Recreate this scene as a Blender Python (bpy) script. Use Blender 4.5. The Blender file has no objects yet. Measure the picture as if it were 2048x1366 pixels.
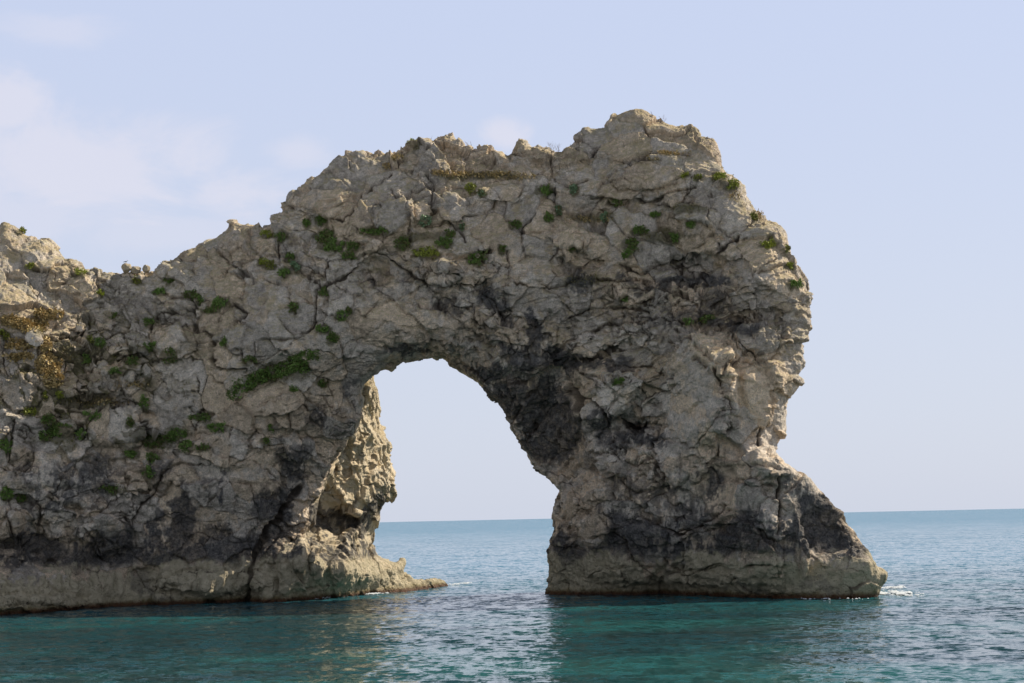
import bpy, math, time
import numpy as np
from mathutils import Matrix, Vector
T0 = time.time()
def log(*a): print('[%.1fs]' % (time.time() - T0), *a, flush=True)
R = math.radians
scene = bpy.context.scene
C = scene.collection

# ------------------------------------------------------------------ camera, sky, sun, exposure
FPX = 3175.0                                   # focal length in pixels of a 2048 px wide frame
CAM = np.array([0.0, -205.0, 10.0])
PITCH, ROLL = R(6.38), R(-1.22)
cam_d = bpy.data.cameras.new('camera')
cam_d.sensor_width = 36.0
cam_d.lens = 36.0 * FPX / 2048.0
cam_d.clip_start, cam_d.clip_end = 1.0, 60000.0
cam = bpy.data.objects.new('camera', cam_d)
C.objects.link(cam)
M = Matrix.Translation(CAM.tolist()) @ Matrix.Rotation(R(90) + PITCH, 4, 'X') @ Matrix.Rotation(ROLL, 4, 'Z')
cam.matrix_world = M
scene.camera = cam
RM = np.array(M.to_3x3())

SUN_EL, SUN_AZ = 42.0, 21.0                     # azimuth: degrees behind the +x axis, towards +y
sd = np.array([math.cos(R(SUN_EL)) * math.cos(R(SUN_AZ)), math.cos(R(SUN_EL)) * math.sin(R(SUN_AZ)), math.sin(R(SUN_EL))])
sun_d = bpy.data.lights.new('sun', 'SUN')
sun_d.energy, sun_d.angle, sun_d.color = 5.0, R(0.55), (1.0, 0.93, 0.81)
sun = bpy.data.objects.new('sun', sun_d)
sun.rotation_euler = Vector(sd.tolist()).to_track_quat('Z', 'Y').to_euler()
sun.location = (80, 0, 120)
C.objects.link(sun)

world = bpy.data.worlds.new('World')
scene.world = world
world.use_nodes = True
nt = world.node_tree
nt.nodes.clear()

class NB:
    """small node-building helper"""
    def __init__(s, tree): s.t = tree; s.n = tree.nodes; s.l = tree.links
    def new(s, kind, **kw):
        nd = s.n.new(kind)
        for k, v in kw.items():
            if k.startswith('i_'):
                nd.inputs[k[2:].replace('_', ' ')].default_value = v
            else: setattr(nd, k, v)
        return nd
    def put(s, sock, v):
        if hasattr(v, 'links') or isinstance(v, bpy.types.NodeSocket): s.l.new(v, sock)
        else: sock.default_value = v
    def math(s, op, a, b=0.0, c=0.0, clamp=False):
        nd = s.n.new('ShaderNodeMath'); nd.operation = op; nd.use_clamp = clamp
        s.put(nd.inputs[0], a); s.put(nd.inputs[1], b); s.put(nd.inputs[2], c)
        return nd.outputs[0]
    def vmath(s, op, a, b=(0, 0, 0)):
        nd = s.n.new('ShaderNodeVectorMath'); nd.operation = op
        s.put(nd.inputs[0], a); s.put(nd.inputs[1], b)
        return nd.outputs[1] if op in ('DOT_PRODUCT', 'LENGTH', 'DISTANCE') else nd.outputs[0]
    def mix(s, f, a, b, mode='MIX'):
        nd = s.n.new('ShaderNodeMix'); nd.data_type = 'RGBA'; nd.blend_type = mode
        s.put(nd.inputs[0], f)
        s.put(nd.inputs[6], a if not isinstance(a, tuple) else (*a[:3], 1)); s.put(nd.inputs[7], b if not isinstance(b, tuple) else (*b[:3], 1))
        return nd.outputs[2]
    def noise(s, vec, scale, detail=4, rough=0.55, dist=0.0, col=False):
        nd = s.n.new('ShaderNodeTexNoise'); s.l.new(vec, nd.inputs['Vector'])
        nd.inputs['Scale'].default_value = scale; nd.inputs['Detail'].default_value = detail
        nd.inputs['Roughness'].default_value = rough; nd.inputs['Distortion'].default_value = dist
        return nd.outputs[1 if col else 0]
    def voro(s, vec, scale, feature='F1', out=0, rnd=1.0):
        nd = s.n.new('ShaderNodeTexVoronoi'); nd.feature = feature; s.l.new(vec, nd.inputs['Vector'])
        nd.inputs['Scale'].default_value = scale; nd.inputs['Randomness'].default_value = rnd
        return nd.outputs[out]
    def ss(s, v, a, b, lo=0.0, hi=1.0):
        nd = s.n.new('ShaderNodeMapRange'); nd.interpolation_type = 'SMOOTHSTEP'
        s.put(nd.inputs[0], v)
        for k, x in ((1, a), (2, b), (3, lo), (4, hi)): s.put(nd.inputs[k], x)
        return nd.outputs[0]
    def scale(s, vec, xyz):
        return s.vmath('MULTIPLY', vec, xyz)

def ray(px, py):
    d = RM @ np.array([(px - 1024) / FPX, -(py - 683) / FPX, -1.0])
    return d / np.linalg.norm(d)
def at(px, py, y):
    """the world point on the line of sight through photo pixel (px, py) that stands at depth y"""
    d = ray(px, py)
    return CAM + d * ((y - CAM[1]) / d[1])
def water_y(px, py):
    d = ray(px, py)
    return (CAM + d * (-CAM[2] / d[2]))[1]

w = NB(nt)
out = w.new('ShaderNodeOutputWorld')
bg = w.new('ShaderNodeBackground')
sky = w.new('ShaderNodeTexSky')
sky.sky_type = 'NISHITA'; sky.sun_disc = False
sky.sun_elevation = R(SUN_EL); sky.sun_rotation = math.atan2(sd[0], sd[1])
sky.air_density, sky.dust_density, sky.ozone_density, sky.altitude = 1.0, 2.0, 2.0, 10.0
tc = w.new('ShaderNodeTexCoord')
dirv = tc.outputs['Generated']
sep = w.new('ShaderNodeSeparateXYZ'); nt.links.new(dirv, sep.inputs[0])
z = sep.outputs[2]
skyc = w.mix(1.0, sky.outputs[0], (0.10, 0.10, 0.10), 'MULTIPLY')
hz = w.ss(z, 0.0, 0.36)
pale = w.mix(hz, (0.70, 0.75, 0.88), (0.64, 0.72, 0.94))        # thin high haze: pale towards the horizon
base = w.mix(0.86, skyc, pale)
high = w.mix(0.5, skyc, (0.22, 0.25, 0.31))                          # deeper sky overhead, out of the haze
base = w.mix(w.ss(z, 0.34, 0.62), base, high)
# soft cloud banks
cn = w.noise(w.scale(dirv, (1.0, 1.0, 2.0)), 12.0, 9, 0.62, 0.6)
cm = None
for (px, py, rx, ry, s) in ((150, 330, 260, 120, 1.0), (20, 215, 70, 60, 1.0), (470, 385, 110, 50, .9), (600, 305, 70, 30, .7), (1010, 272, 55, 26, 1.0), (120, 60, 110, 30, .55), (60, 420, 200, 70, .6), (330, 470, 200, 40, .5)):
    d0 = ray(px, py)
    dv = w.vmath('SUBTRACT', dirv, tuple(d0))
    dv = w.scale(dv, (FPX / rx, FPX / rx, FPX / ry))
    L = w.vmath('LENGTH', dv)
    g = w.math('MULTIPLY', w.ss(w.math('ADD', L, w.math('MULTIPLY', w.math('SUBTRACT', cn, 0.5), -3.2)), 1.35, 0.25), s)
    cm = g if cm is None else w.math('MAXIMUM', cm, g)
base = w.mix(w.math('MULTIPLY', cm, 0.6), base, (0.79, 0.775, 0.87))
nt.links.new(base, bg.inputs[0]); bg.inputs[1].default_value = 0.84
nt.links.new(bg.outputs[0], out.inputs[0])
scene.view_settings.view_transform = 'Standard'; scene.view_settings.look = 'None'
scene.view_settings.exposure = 0.25; scene.view_settings.gamma = 1.0
scene.cycles.use_denoising = True
scene.cycles.max_bounces = 6; scene.cycles.diffuse_bounces = 3; scene.cycles.glossy_bounces = 3

# ------------------------------------------------------------------ numpy helpers
rng = np.random.default_rng(7)
LAT = rng.random((64, 64, 64), dtype=np.float32)
def vnoise(p, seed=0):
    """smooth value noise in [-1, 1] at points p (N,3)"""
    q = p + np.float32(seed * 17.37 % 64)
    i = np.floor(q).astype(np.int32); f = (q - i).astype(np.float32); f = f * f * f * (f * (f * 6 - 15) + 10)
    i0 = i & 63; i1 = (i + 1) & 63
    x0, y0, z0 = i0.T; x1, y1, z1 = i1.T; fx, fy, fz = f.T
    def L(a, b, c): return LAT[a, b, c]
    a = L(x0, y0, z0) * (1 - fx) + L(x1, y0, z0) * fx
    b = L(x0, y1, z0) * (1 - fx) + L(x1, y1, z0) * fx
    c = L(x0, y0, z1) * (1 - fx) + L(x1, y0, z1) * fx
    d = L(x0, y1, z1) * (1 - fx) + L(x1, y1, z1) * fx
    return ((a * (1 - fy) + b * fy) * (1 - fz) + (c * (1 - fy) + d * fy) * fz) * 2 - 1
def fbm(p, octv=4, seed=0, gain=0.5, ridged=False):
    s = 0; a = 1.0; n = 0
    for k in range(octv):
        v = vnoise(p * (2.03 ** k), seed + k * 3)
        if ridged: v = 1 - 2 * np.abs(v)
        s = s + a * v; n += a; a *= gain
    return s / n
JIT = rng.random((4096, 3)).astype(np.float32)
RND = rng.random((4096, 4)).astype(np.float32)
def hsh(c, seed):
    h = (c[..., 0] * 73856093) ^ (c[..., 1] * 19349663) ^ (c[..., 2] * 83492791) ^ (seed * 2654435)
    h = (h ^ (h >> 13)) * 1274126177
    return (h ^ (h >> 16)) & 4095
def voronoi(p, seed=0, jitter=0.9):
    """F1, F2 distances, random row of the nearest cell and offset to its seed"""
    n = len(p); F1 = np.full(n, 9, np.float32); F2 = np.full(n, 9, np.float32)
    H = np.zeros(n, np.int64); O = np.zeros((n, 3), np.float32)
    ci = np.floor(p).astype(np.int64); fr = (p - ci).astype(np.float32)
    for dx in (-1, 0, 1):
        for dy in (-1, 0, 1):
            for dz in (-1, 0, 1):
                c = ci + np.array([dx, dy, dz])
                h = hsh(c, seed)
                o = (np.array([dx, dy, dz], np.float32) + 0.5 + (JIT[h] - 0.5) * jitter) - fr
                d = np.sqrt((o * o).sum(1))
                m = d < F1
                F2 = np.where(m, F1, np.minimum(F2, d))
                F1 = np.where(m, d, F1); H = np.where(m, h, H); O[m] = o[m]
    return F1, F2, RND[H], O
def sstep(a, b, x):
    t = np.clip((x - a) / (b - a), 0, 1); return t * t * (3 - 2 * t)
def seg_dist(X, Z, pts, closed=False):
    """distance from grid points to a polyline, and the index parameter along it"""
    P = np.asarray(pts, np.float32); n = len(P); best = np.full(X.shape, 1e9, np.float32)
    for k in range(n if closed else n - 1):
        a = P[k]; b = P[(k + 1) % n]; ab = b - a; L2 = max(float(ab @ ab), 1e-9)
        t = np.clip(((X - a[0]) * ab[0] + (Z - a[1]) * ab[1]) / L2, 0, 1)
        d = (X - a[0] - t * ab[0]) ** 2 + (Z - a[1] - t * ab[1]) ** 2
        np.minimum(best, d, out=best)
    return np.sqrt(best)
def inside(X, Z, pts):
    P = np.asarray(pts, np.float64); r = np.zeros(X.shape, bool); n = len(P)
    for k in range(n):
        (xa, za), (xb, zb) = P[k], P[(k + 1) % n]
        if za == zb: continue
        c = ((za > Z) != (zb > Z)) & (X < (xb - xa) * (Z - za) / (zb - za) + xa)
        r ^= c
    return r
def rbf(ctrl, X, Z, lam=0.3):
    c = np.array([(at(*k)[0], at(*k)[2], k[2]) for k in ctrl])
    D = np.hypot(c[:, None, 0] - c[None, :, 0], c[:, None, 1] - c[None, :, 1])
    n = len(c); A = np.zeros((n + 3, n + 3)); A[:n, :n] = -D - lam * np.eye(n)
    A[:n, n] = 1; A[:n, n + 1] = c[:, 0]; A[:n, n + 2] = c[:, 1]; A[n:, :n] = A[:n, n:].T
    s = np.linalg.solve(A, np.r_[c[:, 2], 0, 0, 0])
    r = s[n] + s[n + 1] * X + s[n + 2] * Z
    for k in range(n): r = r - s[k] * np.hypot(X - c[k, 0], Z - c[k, 1])
    return r.astype(np.float32)

# ------------------------------------------------------------------ the rock: outline at its own depths
# skyline of the wall, (photo x, photo y, depth)
SKY = [(0,444,4),(26,447,4),(32,459,4),(44,469,4),(58,471,4),(70,472,4),(82,470,4),(91,481,4),(100,494,5),(108,503,5),(117,514,5),(126,517,5),(141,516,5),(152,523,5),(160,533,5),(167,541,5),(176,544,6),(188,544,6),(202,549,6),(220,545,6),(243,545,6),(275,544,6),(296,543,6),(311,532,6),(322,519,6),(333,515,6),(343,516,6),(357,504,6),(372,497,6),(390,491,6),(404,482,6),(425,470,6),(438,459,6),(451,451,6),(450,444,6),(453,438,6),(463,434,6),(474,437,6),(478,441,6),(483,445,6),(495,440,6),(510,447,6),(527,444,6),(540,436,6),(557,425,5),(562,417,5),(559,410,5),(560,403,5),(567,388,5),(573,379,5),(580,373,5),(588,372,5),(597,373,5),(614,363,5),(630,352,5),(646,341,5),(658,331,5),(670,322,5),(686,316,5),(705,310,5),(716,306,5),(722,303,5),(743,304,5),(755,300,5),(767,303,5),(776,296,5),(787,290,5),(795,292,5),(802,295,5),(811,291,5),(816,287,5),(837,282,5),(849,276,5),(858,276,5),(864,279,5),(872,271,5),(881,268,5),(893,259,5),(907,257,5),(910,273,5),(914,277,5),(922,278,5),(928,286,5),(932,294,5),(945,304,5),(955,298,5),(966,294,5),(981,293,5),(995,300,5),(1013,307,5),(1015,300,5),(1024,291,5),(1032,281,5),(1042,276,5),(1060,276,5),(1069,287,5),(1071,282,5),(1083,281,5),(1088,290,5),(1094,286,5),(1098,292,5),(1103,301,5),(1115,301,5),(1126,295,5),(1141,278,4),(1148,268,4),(1158,262,4),(1162,253,4),(1172,250,4),(1190,252,4),(1208,253,4),(1212,245,4),(1217,238,4),(1226,229,4),(1238,223,3),(1250,222,3),(1261,221,3),(1272,221,3),(1284,223,3),(1295,230,3),(1305,234,3),(1314,240,3),(1322,234,3),(1330,235,2),(1346,247,2),(1352,254,2),(1366,250,2),(1370,256,1),(1378,253,1),(1388,258,1),(1399,266,0),(1402,279,0),(1412,286,0),(1422,294,0),(1434,308,-1),(1441,326,-1),(1451,344,-2),(1460,354,-2),(1472,367,-2),(1480,377,-3),(1485,390,-3),(1492,408,-3),(1500,418,-3),(1513,431,-4),(1524,440,-4),(1536,452,-4),(1545,454,-4),(1554,461,-4),(1562,470,-4),(1566,478,-5),(1570,495,-5),(1574,511,-5),(1586,531,-5),(1592,541,-6),(1598,549,-6),(1604,560,-6),(1610,566,-6),(1616,576,-7),(1618,584,-7),(1618,600,-7),(1605,615,-7),(1611,625,-7),(1611,653,-8),(1605,667,-8),(1605,697,-8),(1602,715,-8),(1604,732,-8),(1591,749,-9),(1597,757,-9),(1602,767,-9),(1592,782,-9),(1582,790,-9),(1574,802,-10),(1576,820,-10),(1574,834,-10),(1573,850,-10),(1572,861,-10),(1560,884,-11),(1554,895,-11),(1548,905,-12),(1554,915,-12),(1561,925,-12),(1576,936,-12),(1592,946,-12),(1604,957,-12),(1620,970,-12),(1636,985,-12),(1650,1000,-12),(1667,1019,-12),(1680,1033,-12),(1691,1046,-13),(1700,1054,-13),(1706,1065,-13),(1708,1078,-13),(1722,1096,-14),(1737,1118,-15),(1745,1128,-15),(1753,1136,-15),(1764,1139,-16),(1773,1141,-16),(1772,1150,-16),(1769,1161,-16),(1768,1178,-17),(1761,1194,-18),(1760,1240,-18)]
HOLE = [(1095,1240,4),(1095,1192,4),(1099,1182,4),(1102,1173,4),(1100,1163,4),(1103,1149,4),(1100,1130,4),(1097,1106,4),(1103,1085,4),(1109,1059,4),(1111,1035,4),(1113,1016,4),(1117,1006,4),(1124,997,4),(1122,988,5),(1120,978,7),(1110,968,8),(1100,960,8),(1088,950,9),(1073,937,9),(1066,924,9),(1059,910,9),(1052,898,9),(1047,893,9),(1042,884,9),(1037,878,9),(1034,868,9),(1028,858,9),(1020,846,9),(1012,837,9),(1012,829,9),(1010,820,9),(1003,810,9),(996,802,9),(986,796,9),(978,788,9),(972,780,9),(958,767,9),(946,758,9),(932,750,9),(919,742,9),(912,737,9),(905,734,9),(899,726,9),(893,718,9),(884,715,9),(879,719,9),(872,719,9),(864,716,9),(855,719,9),(846,717,9),(838,722,9),(820,727,9),(812,731,9),(805,730,9),(797,735,9),(788,734,9),(784,740,9),(773,740,9),(764,742,9),(755,748,9),(746,749,9),(738,757,8),(729,763,8),(722,771,7),(718,780,6),(721,796,5),(718,812,5),(712,830,4),(705,845,4),(698,858,4),(690,878,4),(683,894,4),(672,912,4),(659,929,4),(647,951,4),(636,971,4),(628,987,4),(621,1002,4),(616,1025,4),(612,1049,4),(603,1066,4),(592,1075,4),(582,1078,4),(572,1100,4),(562,1130,4),(556,1170,3),(550,1240,3)]
def poly(L): return [(at(*k)[0], at(*k)[2]) for k in L]
ps = poly(SKY); ph = poly(HOLE)
MAIN = [(-80, 47), (-74, 49), (-69, 47.5)] + ps + ph + [(-30, -6), (-80, -6)]
MAIN = [(x, max(zz, -6)) for x, zz in MAIN]
REAR_R = [(720,700,20),(738,740,20),(745,765,24),(756,790,24),(758,812,24),(757,835,24),(758,858,24),(766,872,24),(774,884,24),(773,905,24),(777,920,24),(781,940,24),(783,965,24),(786,988,24),(779,996,24),(772,1003,25),(763,1012,25),(756,1022,25),(755,1032,25),(750,1046,25),(745,1060,25),(741,1075,25),(742,1094,25),(748,1108,25),(756,1116,25),(768,1122,25),(782,1124,25),(796,1122,26),(804,1118,26),(808,1128,26),(806,1142,26),(816,1152,26),(824,1159,26),(842,1162,29),(860,1161,31),(874,1163,33),(884,1165,35),(889,1172,36),(893,1190,36),(893,1240,36)]
REAR = poly(REAR_R) + [(-38, -6), (-38, 10), (-30, 28), (-22, 34)]

W = lambda px, py: (px, py, water_y(px, py))
DEPTH = [W(0,1231),W(117,1222),W(226,1213),W(322,1209),W(430,1206),W(495,1204),W(1095,1189),W(1206,1189),W(1323,1189),W(1441,1192),W(1558,1197),W(1636,1198),W(1757,1195),(540,1204,1),(560,1150,2),
 (0,1180,-15),(0,1120,-10),(0,1090,-8),(0,1000,-9),(0,800,-6),(0,600,-1),(0,500,2),(100,1150,-8),(100,1100,-5),(100,1000,-7),(100,850,-5),(100,700,-2),(100,560,3),
 (226,1160,-1),(226,1120,1),(200,1050,-4),(226,900,-2),(226,700,1),(226,600,4),(330,1180,0),(330,1115,2),(330,1000,-1),(330,800,0),(330,600,3),
 (420,1180,0),(420,1100,1.5),(420,950,-1),(420,700,-.5),(420,520,4),(520,1110,2.5),(520,980,0),(540,850,-1.5),(560,700,-2),(560,560,-.5),(560,450,3),
 (590,900,1),(620,850,1.5),(640,800,1),(600,960,5),(560,1060,4.5),(640,920,3.5),(690,820,2),(700,780,2),
 (690,700,-1.5),(700,600,-2),(740,505,-3),(740,560,-1),(700,400,1),(690,350,3),(760,690,-1),(760,725,3),(820,685,-1.5),(830,712,4),(900,690,-2),(920,728,5),
 (900,620,-2.5),(900,520,-3),(900,420,-1),(900,350,1),(900,310,4),(1000,720,-1.5),(990,765,4),(1060,690,-2.5),(1060,760,1.5),(1110,760,2.5),(1100,830,4.5),(1060,860,7),(1130,850,3),(1110,930,6.5),(1150,900,2.5),(1185,880,-2),(1165,960,-1),(1140,1000,0),(1130,780,1),(1150,765,-3),
 (1060,560,-3),(1060,430,-1),(1060,340,1),(1250,250,1),(1250,350,-2),(1250,500,-5),(1250,620,-4),(1200,690,-3),(1250,700,-5),(1210,780,-5),(1250,860,-3),(1290,850,-3),(1230,950,-5),(1250,1050,-5),(1250,1130,-4),
 (1118,1060,2),(1118,1140,3),(1380,310,-4),(1400,480,-8),(1400,560,-6.5),(1400,620,-9),(1380,750,-13),(1400,850,-13.5),(1400,960,-11),(1400,1060,-11),(1400,1140,-10),(1330,720,-9),
 (1490,460,-9.5),(1500,560,-12),(1480,650,-10),(1500,760,-14),(1480,840,-13),(1500,900,-13),(1530,940,-17),(1540,1040,-17),(1545,1120,-18.5),(1500,1150,-16),
 (1580,600,-11),(1580,720,-12),(1545,860,-12.5),(1600,1000,-15.5),(1640,1100,-17),(1700,1150,-19),(1670,1060,-15.5),(1740,1150,-18.5)]
DEPTH_R = [(600,950,7),(600,900,7),(630,1000,10),(640,1040,15),(665,1020,14),(690,1000,13),(720,940,16),(700,880,11),(728,760,9),(745,830,18),(765,930,22),(776,985,23),(750,900,19),(690,930,12),(700,1060,14),(620,1110,4),(580,1120,2),W(559,1204),(540,1120,4),(500,1150,8),W(652,1196),(640,1130,4.5),W(749,1188),(720,1100,15),(700,1140,9),W(815,1184),(800,1150,25),W(888,1174),(760,1105,24),(735,1070,22),(750,1000,20),(740,1150,15),(670,880,8),(700,830,8)]

# bulges (+) and hollows (-) seen in the face: px, py, rx, ry, angle, amount (m)
STAMPS = [(885,556,34,16,-5,1.6),(750,545,38,26,0,-1.2),(970,506,20,9,0,-2.4),(1161,528,45,26,0,-1.5),(1215,797,78,36,-25,2.3),(1190,872,60,24,-20,-1.5),(1120,800,46,56,0,-1.0),(1285,858,28,14,0,-2.2),(1380,790,66,108,0,1.8),(1500,790,45,70,-10,.8),(1180,1060,36,40,0,1.5),(1390,545,90,26,5,-1.6),(1340,600,120,18,8,.8),(1500,660,60,20,0,-1.2),(1512,690,50,40,0,.8),
 (45,1050,36,34,0,1.8),(210,1060,42,45,-35,1.8),(230,850,62,45,0,1.2),(250,690,32,26,0,.9),(350,680,48,40,0,.7),(180,650,32,18,0,.7),(90,690,16,14,0,.7),(135,710,20,26,0,.7),(40,900,32,45,0,1.0),(40,790,45,40,0,.8),(260,735,24,18,40,.8),(200,780,30,16,0,.6),(180,805,70,16,0,-1.0),(80,650,45,20,20,-.6),(310,770,60,25,0,-.8),(110,860,30,30,0,-.8),(320,890,45,22,10,-.8),
 (550,740,80,22,-30,-1.0),(470,700,50,50,0,.7),(700,430,60,40,0,.7),(640,390,70,40,-20,.9),(790,430,45,45,0,.7),(842,420,24,32,0,.8),(905,410,36,40,0,.9),(1000,380,55,26,0,.6),(1300,350,85,30,-5,1.0),(1240,385,50,25,0,.7),(1320,440,45,40,0,-.7),(1460,420,45,50,0,.8),(1180,430,55,30,0,-.8),(1150,460,40,40,0,.9),(1130,490,30,30,0,.6),
 (1170,700,55,18,-15,1.0),(1250,680,60,12,-10,.8),(1100,700,26,30,0,-.9),(1060,720,50,24,0,.8),(1000,680,45,35,0,.6),(860,650,70,40,0,.7),(960,590,34,34,0,-.7),(1060,600,50,50,0,.6),(1270,905,30,26,0,1.0),(1220,930,28,28,0,.8),(1340,930,60,45,0,.9),(1420,970,30,50,0,-1.0),(1515,930,42,34,0,1.2),(1330,1060,120,24,-8,.7),(1480,1060,50,40,0,.7),(1560,1090,10,60,0,1.2),
 (1600,1060,40,50,20,-1.0),(1630,1120,50,24,0,.5),(1250,1150,60,20,0,.8),(1400,1155,70,18,0,.8),(1340,1140,30,16,0,-.7),(420,1165,110,26,0,.9),(270,1160,45,30,0,-1.4),(330,1180,30,16,0,-1.0),(90,1195,110,14,8,1.5),(70,1130,80,18,0,-.6),(370,1050,30,60,0,-.5),(470,1020,50,60,0,.8),(120,990,80,28,0,-.8),(260,960,40,30,0,.6),(440,900,60,40,0,.6),(570,830,40,30,30,1.0),(520,880,20,22,0,.8),(70,960,30,22,0,.4)]
STAMPS_R = [(652,1042,40,36,0,-4.5),(630,990,30,30,30,-1.5),(700,930,26,34,20,1.0),(740,800,12,40,0,.8),(700,1085,60,18,0,.9),(665,1135,22,34,0,.9),(620,1150,16,40,0,.8),(590,1110,7,60,-8,1.3),(560,1150,10,40,0,.9),(606,1120,6,50,-8,-.9),(644,1160,7,36,5,-1.1),(690,1170,8,24,0,-.8),(730,1130,40,10,10,-1.5),(720,1112,40,10,10,1.0),(770,1145,30,18,0,.8),(755,920,16,40,5,.9),(722,930,5,40,5,-1.2),(680,960,20,14,0,1.0),(760,985,14,14,0,1.0),(700,1020,12,30,0,-1.0),(670,1050,14,26,20,-1.5)]

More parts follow.
